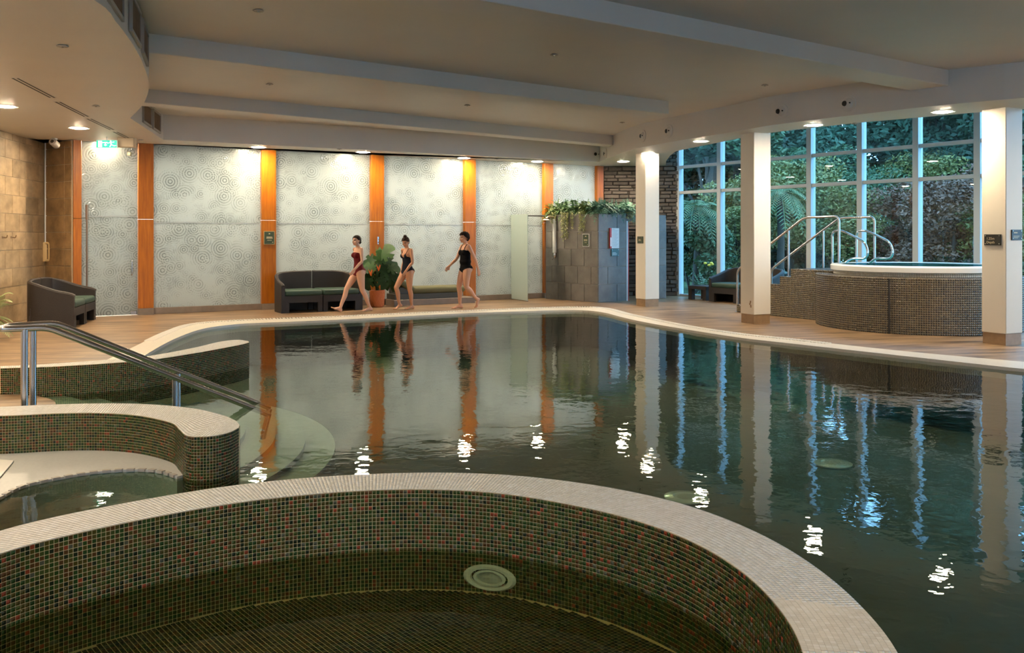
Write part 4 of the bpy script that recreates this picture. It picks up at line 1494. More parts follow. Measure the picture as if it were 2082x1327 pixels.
for w, lb in ((0.05, 'nearer steel stair rail beside the hot tub steps'), (1.06, 'farther steel stair rail beside the hot tub steps')):
    t = thing('stair_rail', lb, 'stair rail', S0, math.atan2(SD.y, SD.x), 'steel stair rails')
    path = fillet([(-0.02, w, 0.0 if w < 0.5 else 0.0), (-0.02, w, 0.90), (1.80, w, 1.985), (2.63, w, 1.995), (2.63, w, 0.97)], 0.12, 6)
    MB().tube(path, 0.024, 12).build('rail', 'steel', t, True)
    zr = 0.90 + (1.45 + 0.02) * (1.085 / 1.82)
    MB().tube([(1.40, w, 0.81), (1.40, w, zr - 0.03)], 0.02, 10).build('post', 'steel', t, True)
    for x, z in ((-0.02, 0.0), (1.40, RZ6 * 5), (2.63, RZ6 * 6)):
        MB().lathe([(0.0, 0.018), (0.03, 0.016), (0.055, 0.006), (0.055, 0.0)], c=(x, w, z), n=16).build('flange', 'steel', t, True)
for w, s0, lb in ((0.33, 2.24, 'nearer chrome grab rail curling over the hot tub rim'), (0.80, 2.42, 'farther chrome grab rail curling over the hot tub rim')):
    t = thing('grab_rail', lb, 'grab rail', S0, math.atan2(SD.y, SD.x), 'chrome grab rails')
    path = fillet([(s0, w, 0.97), (s0, w, 1.72), (s0 + 0.22, w, 1.73), (s0 + 0.78, w, 1.50), (s0 + 0.82, w, 1.20), (s0 + 0.42, w, 1.20), (s0 + 0.27, w, 1.08)], 0.16, 8)
    MB().tube(path, 0.022, 12).build('rail', 'chrome', t, True)


# ================================================================== furniture
def make_sofa(label, loc, rz, group):
    t = thing('wicker_sofa', label, 'sofa', loc, rz, group)
    for side in (0, 1):
        fx = (lambda x: x) if side == 0 else (lambda x: 1.8 - x)
        c = smooth_curve([(0.04, 0.0), (0.035, 0.35), (0.06, 0.6), (0.17, 0.745), (0.4, 0.78), (0.885, 0.785)], 30)
        hz = np.interp(np.linspace(0, 1, 31), [0, 0.04, 0.2, 0.42, 0.55, 0.7, 1], [0.555, 0.59, 0.64, 0.76, 0.80, 0.82, 0.825])
        tg_ = np.gradient(c, axis=0)
        nn = np.c_[-tg_[:, 1], tg_[:, 0]]
        nn /= np.linalg.norm(nn, axis=1, keepdims=True)
        o1, i1 = c + nn * 0.038, c - nn * 0.038
        P = lambda a: [(fx(p[0]), p[1]) for p in a]
        mb = MB().strip(P(o1), P(i1), 0.0, [float(h) for h in hz])
        mb.tube([(fx(p[0]), p[1], h) for p, h in zip(c, hz)], 0.04, 8)
        mb.build('shell', 'wicker', t, True)
        b = MB()
        x0, x1 = sorted((fx(0.07), fx(0.89)))
        b.box(x0, x1, 0.0, 0.72, 0.21, 0.355)
        for a in (0.0, 0.66):
            b.box(x0, x0 + 0.10, a, a + 0.08, 0, 0.22)
            b.box(x1 - 0.10, x1, a, a + 0.08, 0, 0.22)
        b.build('seat_base', 'wicker', t)
        MB().rbox(x0 + 0.006, x1 - 0.004, -0.01, 0.74, 0.352, 0.475, 0.045, seg=3).build('cushion', 'cushion', t, True)
    return t


p = at(572, 637)
make_sofa('dark wicker two-seat sofa with green cushions behind the woman in dark red', p, WRZ, 'wicker two-seat sofas')
p = Vector((-7.69, 15.54, 0))
make_sofa('dark wicker two-seat sofa with green cushions against the tiled wall', p, math.atan2(0.97, -0.243), 'wicker two-seat sofas')
p = at(1441, 612.5)
make_sofa('dark wicker two-seat sofa with green cushions by the garden windows', p, VRZ, 'wicker two-seat sofas')
t = thing('side_table', 'low dark wicker side table beside the window sofa', 'side table', at(1400, 608.5), VRZ)
MB().rbox(-0.03, 0.60, 0, 0.6, 0.27, 0.36, 0.01, seg=1).build('top', 'wicker', t)
for x in (-0.02, 0.47):
    for y in (0.01, 0.47):
        MB().box(x, x + 0.12, y, y + 0.12, 0, 0.27).build('leg', 'wicker', t)

# low lounger on its stone plinth before the fourth panel
la = wall_t(778)
lp = WA + WD * (la + 0.05) - WN * 0.62
t = thing('lounger', 'low olive-green upholstered lounger in front of the glass panel', 'lounger', lp, WRZ)
MB().rbox(-0.02, 2.1, 0.0, 0.58, 0, 0.14, 0.006, seg=1).build('stone_plinth', 'stone_kick', t)
MB().rbox(0.02, 1.74, 0.06, 0.55, 0.14, 0.27, 0.01).build('base', 'dark_base', t)
MB().rbox(0.50, 1.86, 0.03, 0.56, 0.27, 0.43, 0.06, seg=3).build('seat_cushion', 'olive_cushion', t, True)
MB().rbox(0.0, 0.62, 0.05, 0.55, -0.07, 0.08, 0.05, seg=3, M=Matrix.Translation((0.08, 0, 0.62)) @ Matrix.Rotation(math.radians(32), 4, 'Y')).build('back_cushion', 'olive_cushion', t, True)
MB().prism([(0.06, 0.1), (0.5, 0.1), (0.5, 0.5), (0.06, 0.5)], 0.26, 0.42).build('back_support', 'dark_base', t)

# ================================================================== shower corner
C0, CL, CR = Vector((2.1, 21.6, 0)), Vector((0.885, 23.0, 0)), Vector((4.02, 23.1, 0))
CH = 2.17
cub = thing('shower_cubicle', 'grey tiled shower cubicle with a planted top in the far corner', 'shower cubicle', C0)
ub = (CR - C0).normalized()
ul = (CL - C0).normalized()
dA, dB = 2.02 - 0.70, 2.02 + 0.0
DW0, DW1 = 0.94 + 0.02, 1.90
nb_ = Vector((-ub.y, ub.x, 0))
nlw = Vector((ul.y, -ul.x, 0))
core = MB()
core.prism([xy(C0), xy(CL), xy(CL + nlw * 0.15), xy(C0 + nlw * 0.15 + ub * 0.02)], 0, CH - 0.01)
core.build('side_wall', 'tile_grout', cub, world=True)
core = MB()
core.prism([xy(C0), xy(C0 + ub * DW0), xy(C0 + ub * DW0 + nb_ * 0.15), xy(C0 + nb_ * 0.15)], 0, CH - 0.01)
core.prism([xy(C0 + ub * DW1), xy(CR), xy(CR + nb_ * 0.15), xy(C0 + ub * DW1 + nb_ * 0.15)], 0, CH - 0.01)
core.build('front_wall', 'tile_grout', cub, world=True)
MB().prism([xy(C0 + ub * DW0), xy(C0 + ub * DW1), xy(C0 + ub * DW1 + nb_ * 0.15), xy(C0 + ub * DW0 + nb_ * 0.15)], 2.0, CH - 0.01).build('lintel', 'grey_tile', cub, world=True)
tiled_face(cub, CL, C0, 0.0, CH, 0.465, CH / 5, 'grey_tile')
tiled_face(cub, C0, C0 + ub * DW0, 0.0, CH, 0.64, CH / 5, 'grey_tile')
tiled_face(cub, C0 + ub * DW1, CR, 0.0, CH, 0.62, CH / 5, 'grey_tile', first=0.1)
fm = MB()
for s_ in (DW0, DW1 - 0.05):
    fm.prism([xy(C0 + ub * s_ - nb_ * 0.02), xy(C0 + ub * (s_ + 0.05) - nb_ * 0.02), xy(C0 + ub * (s_ + 0.05) + nb_ * 0.1), xy(C0 + ub * s_ + nb_ * 0.1)], 0, 2.0)
fm.build('door_frame', 'frame_paint', cub, world=True)
MB().prism([xy(C0 + ub * (DW0 + 0.05) - nb_ * 0.015), xy(C0 + ub * (DW0 + 0.085) - nb_ * 0.015), xy(C0 + ub * (DW0 + 0.085) + nb_ * 0.1), xy(C0 + ub * (DW0 + 0.05) + nb_ * 0.1)], 0, 1.97).build('red_door_edge', 'red_edge', cub, world=True)
MB().prism([xy(CL), xy(C0), xy(CR), xy(CR + Vector((0, 0.8, 0))), xy(CL + Vector((0.9, 0.5, 0)))], CH - 0.08, CH).build('planter_bed', 'soil', cub, world=True)
# shower pipe with head on the left face
q = CL + (C0 - CL) * 0.20
rzl = math.atan2((C0 - CL).y, (C0 - CL).x)
t = thing('shower_pipe', 'cream vertical shower pipe with head on the side of the cubicle', 'shower', (q.x, q.y, 0), rzl)
MB().tube([(0, -0.05, 1.2), (0, -0.05, 2.06)], 0.05, 12).build('pipe', 'white_paint', t, True)
MB().tube(fillet([(0, -0.05, 2.0), (0, -0.05, 2.10), (-0.04, -0.22, 2.12), (-0.05, -0.3, 2.06)], 0.06), 0.03, 10).build('shower_arm', 'brass', t, True)
MB().lathe([(0.0, 0.03), (0.05, 0.03), (0.10, 0.0), (0.0, -0.004)], c=(-0.05, -0.3, 2.03), n=18).build('shower_head', 'box_cream', t, True)
MB().lathe([(0.04, 0.14), (0.05, 0.1), (0.055, 0.02), (0.03, -0.02), (0.0, -0.02)], c=(0, -0.05, 1.08), n=14).build('mixer_valve', 'steel', t, True)
MB().tube([(0, -0.06, 1.1), (0.03, -0.16, 1.02)], 0.012, 8).build('valve_lever', 'steel', t, True)
# free-standing glass screen and its stay bar
g0, g1 = at(1028, 606.5), at(1073, 612.8)
gu = (g1 - g0)
t = thing('glass_screen', 'free-standing frosted glass shower screen near the cubicle', 'glass screen', g0, math.atan2(gu.y, gu.x))
MB().rbox(0, gu.length, -0.008, 0.008, 0.01, 2.17, 0.003, seg=1).build('pane', 'frosted_glass', t)
MB().box(0, gu.length, -0.02, 0.02, 0, 0.02).build('floor_channel', 'steel', t)
b0 = CL + (C0 - CL) * 0.05 + Vector((0, 0, CH - 0.03))
t = thing('stay_bar', 'thin dark steel bar reaching out from the cubicle top', 'bar', b0)
MB().tube([(0.05, -0.05, 0), (-0.55, -0.05, 0.01)], 0.018, 8).build('bar', 'rubber', t, True)
MB().lathe([(0.0, -0.02), (0.04, -0.02), (0.04, 0.02), (0.0, 0.02)], c=(0.05, -0.05, 0), n=12).build('bracket', 'steel', t)


# ================================================================== signs
def sign(name, label, loc, rz, w, h, face, frame=None, lines=(), texts=(), studs=True, ink='sign_gold', group=None, tri=False):
    t = thing(name, label, 'sign', loc, rz, group)
    if frame:
        MB().box(-w / 2 - 0.012, w / 2 + 0.012, -0.008, 0.004, -h / 2 - 0.012, h / 2 + 0.012).build('border', frame, t)
    pn = MB().box(-w / 2, w / 2, -0.014, 0.002, -h / 2, h / 2).build('panel', face, t)
    if studs:
        for a in (-1, 1):
            for b in (-1, 1):
                MB().lathe([(0.0, 0.022), (0.010, 0.020), (0.011, 0.012)], c=(a * (w / 2 - 0.022), b * (h / 2 - 0.022), 0), n=10, M=Matrix.Rotation(PI / 2, 4, 'X') @ Matrix.Diagonal((1, 1, 1, 1))).build('stud', 'steel', pn, True)
    if lines:
        mb = MB()
        for x0, x1, z, th in lines:
            mb.box(x0 * w, x1 * w, -0.0155, -0.0135, z * h - th / 2, z * h + th / 2)
        if tri:
            mb.add([(-0.05 * w, -0.0155, 0.27 * h), (0.12 * w, -0.0155, 0.33 * h), (-0.05 * w, -0.0155, 0.39 * h)], [(0, 1, 2)])
        mb.build('print', ink, pn)
    for s_, size, x, z in texts:
        link('lettering', text_mesh(s_, size, ink), pn, (x * w, -0.0155, z * h), (PI / 2, 0, 0))
    return t


tm = (wall_t(530) + wall_t(559)) / 2
p = WA + WD * tm - WN * 0.108
sign('green_sign', 'small dark green notice with gold edge on the wooden post', (p.x, p.y, EYE - 0.035), WRZ, 0.215, 0.27, 'sign_green', 'sign_frame',
     [(-0.28, 0.30, 0.06, 0.014), (-0.30, 0.34, -0.03, 0.014), (-0.2, 0.25, -0.2, 0.008), (0.30, 0.40, -0.37, 0.014)], tri=True, studs=False, group='small notices')
f = 0.79
p = CL + (C0 - CL) * f
o_ = Vector((C0 - CL)).normalized()
on = Vector((o_.y, -o_.x, 0))
sign('green_sign', 'narrow upright dark green notice on the side of the cubicle', (p.x + on.x * 0.022, p.y + on.y * 0.022, EYE - 0.10), rzl, 0.20, 0.29, 'sign_green', 'sign_white',
     [(-0.08, 0.12, 0.33, 0.022), (-0.3, 0.3, 0.05, 0.012), (-0.3, 0.3, -0.04, 0.012), (-0.18, 0.2, -0.2, 0.008), (0.28, 0.38, -0.38, 0.012)], studs=False, group='small notices')
p = C0 + ub * 0.55 - nb_ * 0.022
rzb = math.atan2(ub.y, ub.x)
sign('notice_board', 'white printed rules board with red side strip on the cubicle front', (p.x, p.y, EYE - 0.05), rzb, 0.27, 0.50, 'sign_white', None,
     [(-0.40, -0.05, 0.44, 0.01)] + [(-0.42, 0.38 - 0.1 * (i % 3), 0.38 - i * 0.055, 0.006) for i in range(15)], studs=False, ink='sign_ink')
p2 = C0 + ub * 0.385 - nb_ * 0.022
t = thing('side_strip', 'dark red strip along the left of the white rules board', 'sign', (p2.x, p2.y, EYE - 0.05), rzb)
MB().box(-0.03, 0.026, -0.03, 0.004, -0.25, 0.25).build('strip', 'red_edge', t)
MB().box(-0.022, 0.018, -0.032, -0.0295, -0.2, 0.02).build('strip_print', 'sign_white', t)
p3 = C0 + ub * 0.55 - nb_ * 0.022
sign('green_sign', 'small teal notice under the white rules board', (p3.x, p3.y, EYE - 0.05 - 0.25 - 0.105), rzb, 0.255, 0.175, 'sign_teal', None,
     [(-0.35, 0.1, -0.02, 0.008), (-0.38, 0.2, -0.14, 0.006), (-0.38, 0.25, -0.24, 0.006), (-0.38, 0.15, -0.34, 0.006)], ink='sign_white', group='small notices')


def col_sign(name, label, px, Y, ph, face, along, z, w, h, **kw):
    a = math.radians(ph)
    c = Vector(((px - CX) / F * Y, Y, 0))
    if face == 'left':        # face running back-left from the front corner
        d = Vector((-math.sin(a), math.cos(a), 0))
        u = -d
    else:
        d = Vector((math.cos(a), math.sin(a), 0))
        u = d
    p = c + d * along
    n_ = Vector((u.y, -u.x, 0))
    return sign(name, label, (p.x + n_.x * 0.001, p.y + n_.y * 0.001, z), math.atan2(u.y, u.x), w, h, kw.pop('board', 'sign_black'), None, **kw)


col_sign('depth_sign', 'black plate reading 1.25m Depth on the right column', 2045.4, 13.1, 27, 'left', 0.205, EYE - 0.055, 0.265, 0.165, texts=[('1.25m', 0.052, -0.36, 0.02), ('Depth', 0.052, -0.36, -0.32)])
col_sign('black_sign', 'small black plate on the right-hand face of the right column', 2045.4, 13.1, 27, 'right', 0.235, EYE + 0.02, 0.24, 0.155, lines=[(-0.32, 0.05, 0.2, 0.014), (-0.35, 0.25, -0.1, 0.005), (-0.35, 0.22, -0.2, 0.005), (-0.35, 0.1, -0.3, 0.005)])
col_sign('black_sign', 'small square dark plate on the column beside the cubicle', 1312, 20.3, 26.5, 'left', 0.19, EYE - 0.085, 0.22, 0.16, board='sign_green', lines=[(-0.25, 0.1, 0.05, 0.012), (-0.3, 0.2, -0.1, 0.01)])
p = WA + WD * ((wall_t(752) + wall_t(778)) / 2) - WN * 0.105
t = thing('robe_hook', 'small steel robe hook on the wooden post above the plant', 'hook', (p.x, p.y, 1.52), WRZ)
MB().rbox(-0.012, 0.012, -0.014, 0, -0.09, 0.09, 0.004).build('plate', 'chrome', t)
MB().tube(fillet([(0, -0.01, 0.02), (0, -0.07, 0.03), (0, -0.08, 0.08)], 0.02), 0.008, 8).build('prong', 'chrome', t, True)
MB().tube(fillet([(0, -0.01, -0.04), (0, -0.05, -0.06), (0, -0.06, -0.01)], 0.02), 0.008, 8).build('lower_prong', 'chrome', t, True)


# ================================================================== plants indoors
def monstera_leaf(size, seed):
    """heart-shaped leaf with deep notches, drooping tip; stem joint at origin, blade along +x"""
    r = random.Random(seed)
    out = []
    n = 44
    for i in range(n + 1):
        a = -PI + 2 * PI * i / n
        rad = 0.5 * (1 + 0.28 * math.cos(a)) * (1 - 0.28 * math.exp(-((abs(a) - PI) / 0.35) ** 2))
        if i % 6 in (4, 5) and 0.5 < abs(a) < 2.6:
            rad *= 0.55
        x, y = 0.42 + rad * math.cos(a) * 1.05, rad * math.sin(a)
        out.append((x * size, y * size))
    mb = MB()
    f = lambda x, y: (x, y, -0.35 * (x * x) / size - 0.25 * abs(y) * abs(y) / size + 0.05 * size)
    vs = [f(0.42 * size, 0)] + [f(x, y) for x, y in out]
    mb.add(vs, [(0, i, i + 1) for i in range(1, n + 1)])
    mb.add([(p[0], p[1], p[2] - 0.004) for p in vs], [(0, i + 1, i) for i in range(1, n + 1)])
    return mb


p = at(767, 624)
pl = thing('potted_plant', 'leafy potted monstera with orange flowers in a woven terracotta pot', 'potted plant', p)
MB().lathe([(0.0, 0.0), (0.13, 0.0), (0.15, 0.02), (0.172, 0.30), (0.175, 0.385), (0.165, 0.39), (0.155, 0.36), (0.0, 0.35)], n=28).build('pot', 'terracotta', pl, True)
pot = pl.children[0]
wv = MB()
for k in range(14):
    a0 = 2 * PI * k / 14
    for s_ in (1, -1):
        wv.tube([((0.152 + 0.022 * j / 8) * math.cos(a0 + s_ * j * 0.11), (0.152 + 0.022 * j / 8) * math.sin(a0 + s_ * j * 0.11), 0.03 + j * 0.041) for j in range(9)], 0.006, 5)
wv.build('weave', 'terracotta', pot, True)
MB().lathe([(0.0, 0.355), (0.155, 0.352)], n=20).build('soil', 'soil', pl)
stems = MB()
lv = [(-0.17, 1.09, 200, 0.36), (0.15, 1.20, 60, 0.42), (0.22, 1.02, -20, 0.40), (0.31, 0.74, -30, 0.40), (0.27, 0.56, -50, 0.38), (-0.16, 0.74, 210, 0.36), (-0.19, 0.60, 240, 0.32), (0.02, 0.95, 100, 0.30),
      (0.05, 0.75, -80, 0.34), (-0.10, 0.90, 150, 0.30), (0.15, 0.85, 10, 0.34), (0.12, 0.62, -60, 0.32), (-0.05, 0.66, -110, 0.30), (0.10, 1.08, 80, 0.34), (0.33, 0.90, 0, 0.30), (-0.26, 0.86, 180, 0.30)]
for i, (x, z, th, size) in enumerate(lv):
    a = math.radians(th)
    X = Vector((math.cos(a), 0, math.sin(a)))
    Z = Vector((random.uniform(-0.45, 0.45), -1, random.uniform(0.1, 0.8))).normalized()
    Z = (Z - X * Z.dot(X)).normalized()
    Y = Z.cross(X)
    y = random.uniform(-0.16, 0.02) if i % 4 else 0.1
    j = Vector((x, y, z)) - X * 0.42 * size
    stems.tube([(0.03 * math.cos(i), 0.03 * math.sin(i), 0.36), (j.x * 0.4, j.y * 0.5, 0.36 + (j.z - 0.36) * 0.55), j], [0.014, 0.011, 0.007], 6)
    o = monstera_leaf(size, i).build('leaf', ['leaf_dark', 'leaf_mid', 'leaf_dark', 'leaf_dark'][i % 4], pl, True)
    o.location = j
    o.rotation_euler = Matrix((X, Y, Z)).transposed().to_euler()
stems.build('stems', 'leaf_mid', pl, True)
fl = MB().tube([(0, 0, 0.36), (-0.02, 0, 0.9), (-0.015, 0.0, 1.15)], 0.009, 6)
fs_ = fl.build('flower_stalk', 'leaf_bright', pl, True)
bl = MB()
bl.tube([(-0.015, 0, 0.95), (-0.005, 0, 1.15), (-0.03, 0, 1.40)], [0.016, 0.022, 0.002], 6)
bl.build('bud_leaf', 'leaf_bright', fs_, True)
for x, y, z in ((0.05, -0.12, 0.88), (-0.12, -0.14, 0.77), (0.06, -0.1, 0.50)):
    mb = MB()
    for k in range(4):
        a = random.uniform(0, 2 * PI)
        mb.tube([(x, y, z - 0.05), (x + 0.03 * math.cos(a), y - 0.02, z + 0.03), (x + 0.07 * math.cos(a), y - 0.02, z + 0.10)], [0.012, 0.016, 0.001], 5)
    mb.build('flower', 'petal', pl, True)


def frond(mb, base, az, length, rise, droop, leaflets, lw, n=14, mi=0):
    """arching fern or palm frond: midrib and paired leaflets"""
    d = Vector((math.cos(az), math.sin(az), 0))
    s_ = Vector((-d.y, d.x, 0))
    pts = []
    for i in range(n + 1):
        t = i / n
        pts.append(Vector(base) + d * length * t * (1 - 0.15 * t) + Vector((0, 0, rise * t - droop * t * t)))
    mb.tube(pts[::3] + ([pts[-1]] if n % 3 else []), 0.004 + length * 0.003, 4, mi=mi)
    for i in range(1, n + 1):
        t = i / n
        L = leaflets * math.sin(PI * min(1, 0.12 + 0.86 * t)) + 0.02 * leaflets
        tg_ = (pts[i] - pts[i - 1]).normalized()
        for q in (-1, 1):
            tip = pts[i] + s_ * q * L + tg_ * L * 0.55 + Vector((0, 0, -0.25 * L))
            w = tg_ * lw
            m_ = pts[i] + (tip - pts[i]) * 0.45 + Vector((0, 0, 0.04 * L))
            mb.add([pts[i] - w * 0.3, m_ - w, tip, m_ + w], [(0, 1, 2, 3)], mi)


# ferns and trailers along the cubicle top
def on_top(f, inset):
    """f 0..1 along the left face, 1..2 along the front"""
    if f <= 1:
        return CL + (C0 - CL) * f + nlw * inset + Vector((0, 0, CH))
    return C0 + (CR - C0) * (f - 1) + nb_ * inset + Vector((0, 0, CH))


ferns = [(0.06, 'fern_olive', 'olive fern at the left end of the cubicle planter'), (0.26, 'fern_green', 'dark fern second from the left in the cubicle planter'), (0.46, 'fern_green', 'green fern above the trailing ivy in the cubicle planter'),
         (0.68, 'fern_olive', 'olive fern left of the cubicle corner'), (0.90, 'fern_teal', 'blue-green fern at the cubicle corner'), (1.10, 'fern_teal', 'blue-green fern just right of the cubicle corner'),
         (1.24, 'fern_teal', 'large blue-green fern above the rules board'), (1.38, 'fern_teal', 'blue-green fern right of the rules board'), (1.52, 'fern_teal', 'blue-green fern beside the far column')]
for f, m_, lb in ferns:
    c = on_top(f, 0.22)
    t = thing('fern', lb, 'fern', c, 0, 'ferns in the cubicle planter')
    mb = MB()
    for k in range(44):
        az = 2 * PI * k / 22 + random.uniform(-0.15, 0.15)
        frond(mb, (0.03 * math.cos(az), 0.03 * math.sin(az), 0.0), az, random.uniform(0.2, 0.46), random.uniform(0.3, 0.75), random.uniform(0.35, 0.7), random.uniform(0.07, 0.11), 0.018, 9)
    for k in range(6):
        az = random.uniform(0, 2 * PI)
        frond(mb, (0, 0, 0), az, 0.14, random.uniform(0.35, 0.5), 0.06, 0.05, 0.012, 9)
    mb.build('fronds', m_, t)
trail = [(0.22, 0.30, 'short pale trailing ivy near the shower pipe'), (0.42, 0.66, 'longest pale trailing ivy hanging over the cubicle side'), (0.50, 0.42, 'pale trailing ivy beside the longest trailer'),
         (0.72, 0.52, 'pale trailing ivy left of the cubicle corner'), (1.42, 0.22, 'wispy dry trailer at the right of the cubicle top')]
for f, L, lb in trail:
    c = on_top(f, 0.04)
    t = thing('trailing_ivy', lb, 'ivy', c, 0, 'trailing plants over the cubicle edge')
    out_ = -nlw if f <= 1 else -nb_
    mb, sm_ = MB(), MB()
    for k in range(7):
        along = (ul if f <= 1 else ub) * random.uniform(-0.14, 0.14)
        ln = L * random.uniform(0.45, 1.0)
        pts = [Vector((0, 0, 0.05)) + along * 0.6, Vector((0, 0, 0.05)) + along + out_ * 0.10]
        for q in range(1, 8):
            pts.append(along + out_ * (0.09 + 0.01 * random.random()) + Vector((random.uniform(-0.015, 0.015), random.uniform(-0.015, 0.015), -ln * q / 7)))
        sm_.tube(pts, 0.004, 4)
        for q in range(int(ln * 70)):
            j = random.randint(1, len(pts) - 2)
            pp = pts[j].lerp(pts[j + 1], random.random()) + Vector((random.uniform(-0.03, 0.03), random.uniform(-0.03, 0.03), random.uniform(-0.02, 0.02))) + out_ * 0.01
            a = Vector((random.uniform(-1, 1), random.uniform(-1, 1), random.uniform(-1, 1))).normalized() * 0.020
            b = a.orthogonal().normalized() * 0.014
            mb.add([pp - a, pp + b, pp + a, pp - b], [(0, 1, 2, 3)])
    mb.build('leaves', 'leaf_pale', t)
    sm_.build('stems', 'leaf_pale', t)

# potted palm at the left edge of the picture
t = thing('potted_palm', 'feathery potted palm reaching in from the left edge', 'potted palm', (-8.15, 13.72, 0))
MB().lathe([(0.0, 0.0), (0.15, 0.0), (0.2, 0.36), (0.17, 0.36), (0.0, 0.33)], n=20).build('pot', 'terracotta', t, True)
mb = MB()
for k in range(14):
    az = 2 * PI * k / 14 + random.uniform(-0.1, 0.1)
    frond(mb, (0, 0, 0.34), az, random.uniform(0.36, 0.52), random.uniform(0.5, 1.0), random.uniform(0.35, 0.7), 0.14, 0.010, 18)
for k in range(5):
    frond(mb, (0, 0, 0.34), random.uniform(-0.7, 0.7), random.uniform(0.36, 0.46), random.uniform(0.0, 0.4), random.uniform(0.2, 0.4), 0.15, 0.010, 18)
mb.build('fronds', 'leaf_pale', t)


# ================================================================== people
def loft(mb, secs, n=20):
    """torso of elliptical sections (z, f, s, half_f, half_s)"""
    vs = []
    for z, f, s_, a, b in secs:
        for j in range(n):
            t = 2 * PI * j / n
            vs.append((f + a * math.cos(t), s_ + b * math.sin(t), z))
    fs = []
    for i in range(len(secs) - 1):
        for j in range(n):
            fs.append((i * n + j, i * n + (j + 1) % n, (i + 1) * n + (j + 1) % n, (i + 1) * n + j))
    fs += [tuple(range(n))[::-1], tuple(range((len(secs) - 1) * n, len(secs) * n))]
    mb.add(vs, fs)


def limb(mb, pts, rs, n=14):
    P = smooth3([Vector(p) for p in pts], 5)
    R = np.interp(np.linspace(0, 1, len(P)), np.linspace(0, 1, len(rs)), rs)
    mb.tube(P, [float(r) for r in R], n)
    mb.ball(P[0], float(R[0]) * 0.99, 10)
    mb.ball(P[-1], float(R[-1]) * 0.99, 10)


def smooth3(P, k):
    out = []
    n = len(P)
    for i in range(n - 1):
        p0 = P[i - 1] if i else P[0] * 2 - P[1]
        p3 = P[i + 2] if i + 2 < n else P[-1] * 2 - P[-2]
        for t in np.linspace(0, 1, k, endpoint=False):
            out.append(0.5 * (P[i] * 2 + (P[i + 1] - p0) * t + (p0 * 2 - P[i] * 5 + P[i + 1] * 4 - p3) * t * t + (P[i] * 3 - p0 - P[i + 1] * 3 + p3) * t ** 3))
    out.append(P[-1])
    return out


def hand(mb, wrist, direction, palm_n, side):
    """palm, four fingers of different length with a bend, thumb from the side of the palm"""
    d = Vector(direction).normalized()
    pn = Vector(palm_n)
    pn = (pn - d * pn.dot(d)).normalized()
    w = d.cross(pn).normalized() * side
    c = Vector(wrist)
    for k in range(4):
        o = w * (0.027 - 0.018 * k)
        limb(mb, [c + o * 0.4, c + d * 0.045 + o * 0.8, c + d * 0.085 + o], [0.017, 0.016, 0.013], 8)
        L = (0.066, 0.076, 0.072, 0.056)[k]
        b = c + d * 0.082 + o
        limb(mb, [b, b + d * L * 0.5 + pn * 0.006, b + d * L * 0.8 + pn * 0.022, b + d * L * 0.92 + pn * 0.036], [0.0105, 0.0098, 0.009, 0.008], 8)
    b = c + d * 0.022 + w * 0.020
    limb(mb, [b, b + w * 0.024 + d * 0.024 + pn * 0.012, b + w * 0.028 + d * 0.056 + pn * 0.022], [0.013, 0.011, 0.009], 8)


def foot(mb, ankle, heel, ball, toe):
    a, h, b, t = (Vector(q) for q in (ankle, heel, ball, toe))
    limb(mb, [a, h], [0.036, 0.032], 10)
    side = (b - h).cross(Vector((0, 0, 1)))
    side = side.normalized() if side.length > 1e-4 else Vector((0, 1, 0))
    mid = (h + b) / 2 + Vector((0, 0, 0.018))
    limb(mb, [h, mid, b], [0.031, 0.031, 0.026], 10)
    limb(mb, [a, mid + Vector((0, 0, 0.012)), b], [0.033, 0.028, 0.022], 10)
    for k in range(5):
        o = side * (0.030 - 0.015 * k)
        limb(mb, [mid * 0.4 + b * 0.6 + o * 0.5, b + o, t + o * 1.05 - (t - b) * 0.09 * k], [0.018, 0.015, 0.0105], 8)


